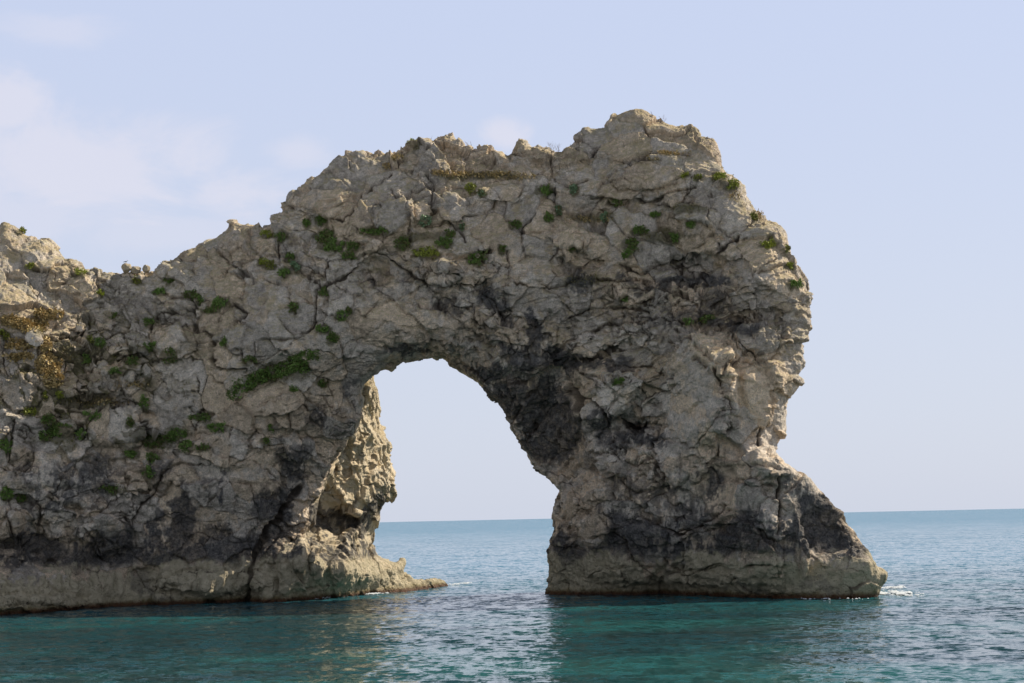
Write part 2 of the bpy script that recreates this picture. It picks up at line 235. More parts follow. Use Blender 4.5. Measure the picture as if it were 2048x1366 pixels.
# open joints traced from the face: width (m), depth (m), photo points
CR = [(.30,.9,[(781,350),(764,364),(740,379),(720,394),(714,408),(705,423),(688,443),(652,438),(629,426),(600,423),(575,412)]),
 (.22,.6,[(781,379),(793,396),(813,388),(840,382),(860,373),(869,367),(852,347)]),(.34,.9,[(816,391),(815,414),(818,438),(825,455),(819,479)]),
 (.24,.7,[(866,373),(863,396),(869,426),(857,446),(881,446),(910,445),(939,432),(975,423),(998,408)]),
 (.36,1.1,[(602,543),(626,561),(641,575),(664,566),(693,552),(711,540),(728,528),(752,507),(764,508),(793,528),(822,549),(843,561),(854,572)]),
 (.24,.7,[(556,490),(556,514),(559,531),(567,555),(576,578),(582,602),(588,625)]),(.26,.8,[(632,581),(632,603),(632,641),(616,663),(594,678),(559,680),(524,678)]),
 (.18,.5,[(731,631),(752,610),(775,593)]),(.22,.7,[(849,452),(866,452),(890,446),(910,452),(925,467),(931,484)]),
 (.28,.8,[(846,561),(852,552),(872,539),(890,543),(908,556),(910,563),(895,572),(881,573),(858,569)]),(.2,.6,[(1018,455),(1050,467),(1083,467)]),(.2,.6,[(1016,499),(1018,530),(1015,560),(1012,590)]),
 (.26,.8,[(1196,317),(1214,320),(1240,326),(1261,326),(1302,314),(1343,310),(1378,308)]),(.26,.8,[(1180,397),(1208,399),(1238,402),(1273,402),(1299,405),(1322,396),(1355,382),(1390,374)]),
 (.22,.6,[(1299,405),(1325,408),(1355,417),(1361,431)]),(.22,.7,[(1103,320),(1103,346),(1112,364),(1132,373),(1155,364),(1176,358)]),(.18,.5,[(1205,417),(1232,449),(1255,475),(1279,481),(1302,487),(1331,490)]),
 (.36,1.0,[(1238,528),(1255,537),(1281,546),(1314,534),(1328,525),(1343,525),(1378,511),(1405,513),(1431,516),(1446,493),(1475,472)]),(.2,.5,[(1416,452),(1428,472),(1440,493),(1425,502)]),
 (.2,.6,[(1147,487),(1167,508),(1179,519),(1205,522)]),(.26,.7,[(1501,546),(1531,543),(1548,534),(1566,525)]),(.22,.6,[(1195,290),(1185,305),(1194,317)]),(.18,.5,[(1145,292),(1160,300),(1185,302)]),
 (.40,1.4,[(1141,778),(1155,792),(1176,804),(1197,813),(1214,831),(1238,840),(1255,849),(1273,853),(1295,846)]),(.32,.9,[(1431,741),(1440,776),(1460,805),(1463,829),(1460,858),(1443,872),(1437,896),(1434,919),(1413,928)]),
 (.34,.9,[(1440,650),(1465,672),(1484,694),(1510,708),(1531,738),(1545,767),(1551,799),(1554,817),(1519,864),(1513,887)]),(.26,.6,[(1475,931),(1519,925),(1560,934)]),(.32,.8,[(1475,960),(1504,972),(1548,972)]),
 (.24,.7,[(1152,950),(1158,975),(1155,1010),(1160,1020),(1198,1028),(1222,1059),(1253,1091),(1269,1118),(1300,1145),(1331,1161)]),(.2,.6,[(1370,1087),(1368,1120),(1372,1150),(1378,1180)]),(.22,.6,[(1323,1114),(1355,1141),(1372,1153),(1400,1138),(1440,1130)]),
 (.22,.8,[(1495,1134),(1519,1131),(1535,1132),(1550,1131)]),(.35,.9,[(1556,1067),(1562,1020),(1560,985),(1566,950)]),(.3,.9,[(1300,1045),(1360,1070),(1400,1050),(1440,1030),(1452,1010)]),
 (.28,.9,[(170,1055),(188,1084),(205,1111),(223,1131)]),(.24,.8,[(264,1045),(285,1010),(305,991),(322,953),(340,932),(357,926),(401,935)]),(.26,.8,[(252,1038),(268,1060),(272,1093)]),
 (.72,1.8,[(504,1138),(512,1107),(527,1080),(545,1052),(574,1012),(600,976)]),(.4,1.3,[(493,1206),(497,1170),(504,1138)]),
 (.30,.9,[(346,621),(373,630),(394,652),(414,667),(423,682),(421,720),(432,737),(467,742),(493,740)]),(.24,.7,[(388,628),(392,610),(383,597),(344,597),(333,588)]),(.2,.6,[(440,555),(452,542),(471,533),(490,528)]),
 (.2,.6,[(505,566),(508,556),(520,553),(542,562),(560,566)]),(.26,.8,[(632,581),(640,570)]),(.22,.6,[(476,698),(487,722),(498,737)]),(.26,.8,[(436,640),(454,616),(467,610),(489,625),(474,645)]),(.22,.6,[(632,760),(652,742),(717,715),(725,702)]),
 (.24,.7,[(18,1000),(14,1030),(25,1070),(48,1090),(75,1070),(82,1040),(80,1010),(60,1000)]),(.26,.8,[(165,880),(180,840),(200,820),(240,812),(285,825),(297,850),(285,890),(262,905)]),(.22,.7,[(205,715),(205,680),(232,665),(270,662),(282,680),(275,705),(235,720)]),
 (.22,.7,[(297,690),(300,650),(320,625),(345,625)]),(.22,.7,[(305,700),(315,718),(350,716)]),(.24,.7,[(110,650),(130,638),(158,635),(178,628),(182,650),(160,672),(120,675)]),(.3,.9,[(150,780),(175,790),(212,792)]),(.24,.7,[(30,840),(22,880),(18,920),(50,940),(68,920),(60,880)]),
 (.22,.6,[(1068,560),(1100,575),(1130,570),(1160,560)]),(.22,.7,[(1195,560),(1240,565),(1290,558),(1340,570)]),(.24,.7,[(1130,640),(1180,620),(1240,615),(1300,622)]),(.22,.7,[(1110,690),(1150,680),(1210,650),(1250,645),(1290,650)]),(.26,.8,[(1110,720),(1170,722),(1220,700),(1290,690)]),
 (.2,.6,[(1250,530),(1260,555),(1300,565)]),(.26,.8,[(1330,640),(1370,648),(1420,628),(1500,622),(1560,620)]),(.22,.6,[(1350,590),(1400,600),(1480,590),(1540,580)]),(.3,.9,[(1290,770),(1330,785),(1345,770),(1330,745)]),(.22,.7,[(940,640),(980,655),(1010,670),(1030,700)]),(.2,.5,[(840,700),(860,690),(905,688),(960,700)]),
 (.22,.7,[(900,560),(940,570),(985,600),(1010,640)]),(.3,1.0,[(1012,580),(1018,590)]),(.2,.6,[(960,655),(990,645),(1020,630)]),(.25,.7,[(1320,850),(1310,900),(1330,960)]),(.25,.7,[(1250,900),(1230,960),(1270,985),(1330,975)]),(.2,.6,[(1190,905),(1190,960),(1195,1000)])]

# each block that stands out is bounded by its own joint
_r = np.random.default_rng(3)
for (px, py, rx, ry, an, amt) in STAMPS:
    if amt < .6: continue
    m = 9; a = R(an); pts = []
    for j in range(m + 1):
        t = (j % m) / m * math.tau + .3 * math.sin(px + j % m * 2.1); f = 1.02 + .10 * math.sin(py * 1.3 + (j % m) * 1.9)
        u, v = rx * f * math.cos(t), ry * f * math.sin(t)
        pts.append((px + u * math.cos(a) + v * math.sin(a), py - (-u * math.sin(a) + v * math.cos(a))))
    k = _r.integers(0, m); q = pts[:-1][k:] + pts[:-1][:k + 1]
    CR.append((.17, .45, q[:_r.integers(6, m + 1)]))
# ------------------------------------------------------------------ 2-D fields over the wall
H = 0.23
X0, X1, Y0, Y1, Z0, Z1 = -78.0, 54.0, -27.0, 44.0, -2.6, 64.0
gx = np.arange(X0, X1, H, dtype=np.float32); gz = np.arange(Z0, Z1, H, dtype=np.float32); gy = np.arange(Y0, Y1, H * 1.1, dtype=np.float32)
GX, GZ = np.meshgrid(gx, gz, indexing='ij')
flat = np.stack([GX.ravel(), np.zeros(GX.size, np.float32), GZ.ravel()], 1)
wob = (fbm(flat / 2.2, 3, 50) * 0.28).reshape(GX.shape); wob2 = (fbm(flat / 2.2, 3, 60) * 0.28).reshape(GX.shape)
def field(polyg):
    d = seg_dist(GX, GZ, polyg, True)
    return np.where(inside(GX, GZ, polyg), d, -d).astype(np.float32)
def stamp(F, L):
    for (px, py, rx, ry, an, amt) in L:
        y = -2.0
        c = at(px, py, y); k = (y - CAM[1]) / FPX; a = R(an)
        u = (GX + wob * 2 - c[0]) / k; v = (GZ + wob2 * 2 - c[2]) / k
        uu = (u * math.cos(a) - v * math.sin(a)) / rx; vv = (u * math.sin(a) + v * math.cos(a)) / ry
        r = np.sqrt(uu * uu + vv * vv)
        F = F - amt * (1 - (sstep(0.78, 1.12, r) if amt > 0 else sstep(0.55, 1.15, r)))
    return F
sd1 = field(MAIN); sd2 = field(REAR) - .28 * sstep(4, 8, GZ)
yf1 = stamp(rbf(DEPTH, GX, GZ), STAMPS); yf2 = stamp(rbf(DEPTH_R, GX, GZ), STAMPS_R)
def rnd(F, s, Rr):
    t = np.clip(1 - s / Rr, 0, 1)
    return F + Rr * (1 - np.sqrt(np.clip(1 - t * t, 0, 1)))
Rm = 1.6 + 2.4 * sstep(15, 35, GX) + 1.5 * sstep(30, 50, GZ)
Rm = Rm + (1.3 - Rm) * sstep(29, 33, GX) * (1 - sstep(14, 18, GZ))
yf1r = rnd(yf1, sd1, Rm); yf2r = rnd(yf2, sd2, np.float32(2.0))
yb1 = 14.5 - 0.46 * np.clip(GX - 10, 0, 60) - 0.13 * np.clip(GZ - 15, 0, 60) + fbm(flat / 14, 3, 9).reshape(GX.shape) * 3
yb1 = np.maximum(yb1, yf1 + 5.5); yb1 = yb1 - (rnd(yf1 * 0, sd1, np.float32(3.5)))
yb2 = np.maximum(yf2 + 7.0, 32.0 * (GZ > 3) + (GZ <= 3) * (yf2 + 6)) - rnd(yf2 * 0, sd2, np.float32(2.5))
def slope(F):
    a, b = np.gradient(F, H); return np.sqrt(1 + np.clip(a * a + b * b, 0, 9))
nf1, nf2, nb1 = slope(yf1r), slope(yf2r), slope(yb1)
log('2-D fields', GX.shape, len(gy))

def lat3(cell, seed):
    """random 3-D lattice smoothly upsampled onto the voxel grid by separable cubic weights"""
    r = np.random.default_rng(seed)
    Ws = []
    for g in (gx, gy, gz):
        t = (g - g[0]) / cell; n = int(t[-1]) + 4; i = np.floor(t).astype(int); f = (t - i)
        A = np.zeros((len(g), n), np.float32); k = np.arange(len(g))
        A[k, i] = (1 - f) ** 3 / 6; A[k, i + 1] = (3 * f ** 3 - 6 * f ** 2 + 4) / 6; A[k, i + 2] = (-3 * f ** 3 + 3 * f ** 2 + 3 * f + 1) / 6; A[k, i + 3] = f ** 3 / 6
        Ws.append(A)
    L = r.standard_normal([A.shape[1] for A in Ws]).astype(np.float32)
    L = np.tensordot(Ws[0], L, (1, 0)); L = np.tensordot(L, Ws[1], (1, 1)); L = np.tensordot(L, Ws[2], (1, 1))
    return L            # (x, y, z)
V = lat3(5.0, 1) * 1.1
V += lat3(2.2, 2) * 0.55
Yg = gy[None, :, None]
for i0 in range(0, len(gx), 64):
    s = slice(i0, i0 + 64)
    nz = V[s]
    e = lambda F: F[s][:, None, :]
    edge = np.clip(1 - e(sd1) / 3, 0, 1)
    a = (e(yf1r) - Yg) / e(nf1) + nz * 0.8
    b = (Yg - e(yb1)) / e(nb1) + nz * 0.9
    g1 = np.maximum(np.maximum(a, b), -e(sd1) - 0.12 + nz * 0.15)
    a = (e(yf2r) - Yg) / e(nf2) + nz * 0.7
    b = (Yg - e(yb2)) + nz * 0.5
    g2 = np.maximum(np.maximum(a, b), -e(sd2) - 0.1 + nz * 0.12)
    g = np.minimum(g1, g2)
    V[s] = g
V[:, :, 0] = np.maximum(V[:, :, 0], 0.5); V[0] = np.maximum(V[0], 0.5)
log('volume', V.shape)

# ------------------------------------------------------------------ surface nets
def surface_nets(V):
    S = V < 0
    nx, ny, nz = S.shape
    cnt = np.zeros((nx - 1, ny - 1, nz - 1), np.uint8)
    for a in (0, 1):
        for b in (0, 1):
            for c in (0, 1):
                cnt += S[a:nx - 1 + a, b:ny - 1 + b, c:nz - 1 + c]
    act = (cnt > 0) & (cnt < 8)
    ci = np.argwhere(act); del cnt
    idx = np.full(act.shape, -1, np.int32); idx[act] = np.arange(len(ci), dtype=np.int32)
    acc = np.zeros((len(ci), 3), np.float32); num = np.zeros(len(ci), np.float32)
    cor = {}
    for a in (0, 1):
        for b in (0, 1):
            for c in (0, 1): cor[a, b, c] = V[ci[:, 0] + a, ci[:, 1] + b, ci[:, 2] + c]
    for ax in range(3):
        for u in (0, 1):
            for v in (0, 1):
                p0 = [0, 0, 0]; o = [k for k in range(3) if k != ax]; p0[o[0]] = u; p0[o[1]] = v
                p1 = list(p0); p1[ax] = 1
                A, B = cor[tuple(p0)], cor[tuple(p1)]
                m = (A < 0) != (B < 0); t = np.where(m, A / np.where(m, A - B, 1), 0)
                add = np.zeros((len(ci), 3), np.float32); add[:, o[0]] = u; add[:, o[1]] = v; add[:, ax] = t
                acc[m] += add[m]; num += m
    P = ci + acc / num[:, None]
    quads = []
    for ax in range(3):
        o = [k for k in range(3) if k != ax]
        sl0 = [slice(1, n - 1) for n in S.shape]; sl1 = list(sl0); sl0[ax] = slice(0, S.shape[ax] - 1); sl1[ax] = slice(1, S.shape[ax])
        A = S[tuple(sl0)]; B = S[tuple(sl1)]
        e = np.argwhere(A != B); flip = A[tuple(e.T)]
        e[:, o[0]] += 1; e[:, o[1]] += 1
        def q(du, dv):
            c = e.copy(); c[:, o[0]] -= du; c[:, o[1]] -= dv
            return idx[tuple(c.T)]
        Q = np.stack([q(0, 0), q(1, 0), q(1, 1), q(0, 1)], 1)
        rev = flip if ax != 1 else ~flip
        Q[~rev] = Q[~rev][:, ::-1]
        quads.append(Q)
    return P, np.concatenate(quads)
P, Q = surface_nets(V)
del V
P = (P * np.array([H, H * 1.1, H]) + np.array([X0, Y0, Z0])).astype(np.float32)
log('nets', len(P), len(Q))
def edges_of(Q, nv):
    E = np.concatenate([Q[:, [0, 1]], Q[:, [1, 2]], Q[:, [2, 3]], Q[:, [3, 0]]]).astype(np.int64)
    E.sort(axis=1); key = E[:, 0] * nv + E[:, 1]
    k, inv = np.unique(key, return_inverse=True)
    return np.stack([k // nv, k % nv], 1), inv
def smooth(P, E, it=1, f=0.5):
    n = len(P); deg = np.bincount(E.ravel(), minlength=n)[:, None].clip(1)
    for _ in range(it):
        A = np.stack([np.bincount(E[:, 0], P[E[:, 1], k], n) + np.bincount(E[:, 1], P[E[:, 0], k], n) for k in range(3)], 1) / deg
        P = (P * (1 - f) + A * f).astype(np.float32)
    return P
def subdiv(P, Q):
    n = len(P); E, inv = edges_of(Q, n); m = len(Q)
    ep = (P[E[:, 0]] + P[E[:, 1]]) * 0.5; fp = P[Q].mean(1)
    inv = inv.reshape(4, m) + n; f = np.arange(m) + n + len(E)
    Q2 = np.concatenate([np.stack([Q[:, 0], inv[0], f, inv[3]], 1), np.stack([inv[0], Q[:, 1], inv[1], f], 1), np.stack([f, inv[1], Q[:, 2], inv[2]], 1), np.stack([inv[3], f, inv[2], Q[:, 3]], 1)])
    return np.concatenate([P, ep, fp]).astype(np.float32), Q2
def normals(P, Q):
    n = len(P); N = np.cross(P[Q[:, 2]] - P[Q[:, 0]], P[Q[:, 3]] - P[Q[:, 1]])
    o = np.zeros((n, 3))
    for k in range(4):
        for a in range(3): o[:, a] += np.bincount(Q[:, k], N[:, a], n)
    return (o / np.linalg.norm(o, axis=1, keepdims=True).clip(1e-9)).astype(np.float32)
E, _ = edges_of(Q, len(P))
P = smooth(P, E, 2, 0.5)
P, Q = subdiv(P, Q)
E, _ = edges_of(Q, len(P))
P = smooth(P, E, 1, 0.5)
N = normals(P, Q)
if N[np.argmax(P[:, 2]), 2] < 0: Q = Q[:, ::-1]; N = -N
Ns = N.copy()
for _ in range(3): Ns = smooth(Ns, E, 1, 0.7)
Ns /= np.linalg.norm(Ns, axis=1, keepdims=True).clip(1e-6)
log('subdivided', len(P), len(Q))

# ------------------------------------------------------------------ relief of blocks, joints and pits along the normals
def tophoto(P):
    d = (P - CAM) @ RM
    return np.stack([1024 - FPX * d[:, 0] / d[:, 2], 683 + FPX * d[:, 1] / d[:, 2]], 1)
wx = np.stack([fbm(P / 4.5, 4, s) for s in (101, 113, 127)], 1) * 1.5 + np.stack([fbm(P / 1.1, 2, s) for s in (151, 163, 177)], 1) * 0.22
Pw = P + wx
th = R(-28)
rot = np.array([[math.cos(th), 0, math.sin(th)], [0, 1, 0], [-math.sin(th), 0, math.cos(th)]], np.float32)
front = sstep(0.0, 0.5, -Ns[:, 1])
rear = ((P[:, 1] > 7.0) & (P[:, 0] > -40) & (P[:, 0] < -2)) | ((P[:, 0] > -30.5) & (P[:, 0] < -5) & (P[:, 2] < 8) & (P[:, 1] > 0))
rearw = rear.astype(np.float32)
tide = 1 - sstep(4.6, 5.8, P[:, 2] + fbm(P / 3, 3, 33) * 1.0)
hcr = np.zeros(len(P), np.float32); lip = np.zeros(len(P), np.float32)
pz2 = np.stack([P[:, 0] + fbm(P / 1.1, 4, 71, .6) * 0.36, P[:, 2] + fbm(P / 1.1, 4, 83, .6) * 0.36], 1)
pix = tophoto(P)
yloc = P[:, 1]
for (wd, dp, pts) in CR:
    L = np.array(pts, float)
    bb = (pix[:, 0] > L[:, 0].min() - 25) & (pix[:, 0] < L[:, 0].max() + 25) & (pix[:, 1] > L[:, 1].min() - 25) & (pix[:, 1] < L[:, 1].max() + 25) & (front > 0.02) & (rearw < .5)
    k = np.nonzero(bb)[0]
    if not len(k): continue
    ym = float(np.median(yloc[k])); sc = (ym - CAM[1]) / FPX
    # local depth near each traced point gives the joint its own place on the rock
    pw = []
    for (a, b) in pts:
        dd = (pix[k, 0] - a) ** 2 + (pix[k, 1] - b) ** 2
        y = yloc[k[np.argmin(dd)]]
        q = at(a, b, y); pw.append((q[0], q[2]))
    d = seg_dist(pz2[k, 0], pz2[k, 1], pw)
    wv = wd * (0.62 + 0.55 * vnoise(P[k] / 1.3, 5)) * (.78 if wd < .45 else 1.0) + .06
    amp = .35 + .65 * sstep(-.5, .3, fbm(P[k] / 2.0, 2, 15))
    hcr[k] = np.maximum(hcr[k], amp * dp * (1 - sstep(0.15, 1.2, d / wv)))
    # the rock on the upper side of a joint stands a little proud of the lower side
    c_ = np.array(pw); j_ = np.argmin((pz2[k, None, 0] - c_[None, :, 0]) ** 2 + (pz2[k, None, 1] - c_[None, :, 1]) ** 2, 1)
    sgn = np.sign(pz2[k, 1] - c_[j_, 1]); lip[k] += sgn * .16 * np.exp(-(d / .8) ** 2) * sstep(0, .1, d)
log('joints')
f1, f2, r1, o1 = voronoi((Pw @ rot.T) * np.array([1 / 5.2, 1 / 6.5, 1 / 3.6], np.float32), 1)
e1 = f2 - f1
zone = sstep(-0.15, 0.35, fbm(P / 9, 2, 201))                     # where the face is broken into smaller blocks
busy = np.exp(-(((pix[:, 0] - 1300) / 260) ** 2 + ((pix[:, 1] - 640) / 110) ** 2)) + np.exp(-(((pix[:, 0] - 160) / 220) ** 2 + ((pix[:, 1] - 760) / 160) ** 2)) + .8 * np.exp(-(((pix[:, 0] - 1260) / 160) ** 2 + ((pix[:, 1] - 930) / 100) ** 2)) + .7 * np.exp(-(((pix[:, 0] - 570) / 90) ** 2 + ((pix[:, 1] - 520) / 80) ** 2))
zone = np.clip(zone * 0.8 + busy, 0, 1)
f1b, f2b, r2, o2 = voronoi((Pw @ rot.T) * np.array([1 / 2.1, 1 / 2.4, 1 / 1.35], np.float32) + 11, 2)
e2 = f2b - f1b
Pw3 = P + np.stack([fbm(P / 1.0, 2, s) for s in (301, 313, 327)], 1) * 0.35
f1c, f2c, r3, o3 = voronoi(Pw3 * np.array([1 / .75, 1 / .8, 1 / .55], np.float32) + 23, 3)
e3 = f2c - f1c
hard = 1 - 0.6 * tide
til = lambda r, o: ((r[:, 1:4] - .5) * o).sum(1)
brk = sstep(-.25, .25, fbm(P / 2.4, 3, 210)); brk2 = sstep(-.2, .3, fbm(P / 1.3, 3, 220))
calm = np.zeros(len(P), np.float32)
for (a, b_, rx, ry) in ((690,375,110,48),(555,590,70,60),(500,640,60,60),(1270,355,110,40),(1460,430,45,50),(740,640,80,50),(870,655,60,40),(350,685,45,40),(230,860,60,45),(1500,780,45,70),(60,800,50,50),(480,990,60,80),(1430,1010,50,40),(800,420,60,40),(930,410,50,45),(1400,1150,160,30),(1200,360,50,40),(1240,250,50,30),(440,560,40,40),(1060,600,40,40),(1380,790,60,90),(110,900,50,40)):
    calm = np.maximum(calm, 1 - sstep(.6, 1.15, np.hypot((pix[:, 0] - a) / rx, (pix[:, 1] - b_) / ry)))
calm *= front * (1 - rearw)
zone *= 1 - .8 * calm; brk *= 1 - .7 * calm; brk2 *= 1 - .7 * calm; hard = hard * (1 - .45 * calm)
d = hard * ((r1[:, 0] - .5) * 0.75 + til(r1, o1) * 1.9)
# tilted beds: each stands out at its lower edge and falls back to a thin dark seam
xr = np.exp(-(((pix[:, 0] - 1330) / 330) ** 2 + ((pix[:, 1] - 650) / 150) ** 2))
def beds(al, sp, seed, warp=.9):
    u = (P[:, 2] * math.cos(al) - P[:, 0] * math.sin(al) + .3 * P[:, 1]) / sp + fbm(P / 6, 3, seed) * warp * 1.6
    u = u + .35 * vnoise(np.stack([np.floor(u), P[:, 0] / 3, P[:, 2] / 3], 1).astype(np.float32), seed + 9)
    t = u - np.floor(u); prof = (1 - t) ** 1.4 * sstep(0, .07, t)
    return prof - .35, (1 - sstep(0, .09, t)) * (t < .2)
bA, sA = beds(R(17), 1.25, 801); bB, sB = beds(R(40), 3.4, 811); bC, sC = beds(R(-38), 4.2, 821)
mB = sstep(-.1, .35, fbm(P / 8, 2, 831)); mC = sstep(-.05, .4, fbm(P / 8, 2, 841))
d += hard * (bA * .55 * xr + bB * .30 * mB + bC * .30 * mC)
seam = np.clip(sA * xr + sB * mB * brk + sC * mC * brk, 0, 1)
ck1 = (1 - sstep(0.0, 0.045, e1)) * (.35 + .65 * brk) * (.4 + .6 * sstep(.3, .6, r1[:, 1])); d -= ck1 * 0.40 * hard
d += zone * hard * ((r2[:, 0] - .5) * 0.55 + til(r2, o2) * 1.15)
ck2 = (1 - sstep(0.0, 0.09, e2)) * zone * (.1 + .9 * brk2); d -= ck2 * 0.28 * hard
zz = np.clip(zone * .7 + .3, 0, 1)
d += zz * hard * ((r3[:, 0] - .5) * 0.16 + til(r3, o3) * 0.3) ; ck3 = (1 - sstep(0, 0.15, e3)) * zz * zone * brk; d -= ck3 * 0.06 * hard
d += fbm(P / 2.6, 5, 400, gain=.6, ridged=True) * 0.32 * (0.5 + .5 * zone + .5 * tide) * (1 - .35 * calm)
d += fbm(P / 0.8, 4, 430, gain=.7, ridged=True) * 0.19
d += fbm(P / 0.28, 2, 450) * 0.035
# wave-cut strip: rounded, fluted rock
flute = fbm(P * np.array([1 / 1.0, 1 / 1.0, 1 / 5.0], np.float32), 3, 470)
d += (tide + .5 * rearw) * flute * 0.40
d -= tide * (1 - sstep(0.0, 1.2, np.abs(P[:, 2] - 1.0))) * .25
butt = sstep(1550, 1600, pix[:, 0]) * sstep(930, 980, pix[:, 1])
d *= 1 - .45 * butt
d *= .55 + .45 * front
# the hidden leg is freshly broken: sharp leaning slabs
rb = sstep(7, 11, P[:, 1]) * rearw * sstep(5, 8, P[:, 2])
bD, sD = beds(R(-62), 2.6, 861, .7); bE, sE = beds(R(20), 3.1, 871, .8)
d += rb * (bD * .42 + bE * .25); seam = np.clip(seam + rb * (sD + sE) * .6, 0, 1)
d -= .10
d -= hcr * (1 - .3 * tide); d += np.clip(lip, -.25, .25)
P = P + Ns * d[:, None]
P = P.astype(np.float32)
E_ = E
P = P * 0.88 + smooth(P, E, 1, 1.0) * 0.12
N = normals(P, Q)
log('relief')

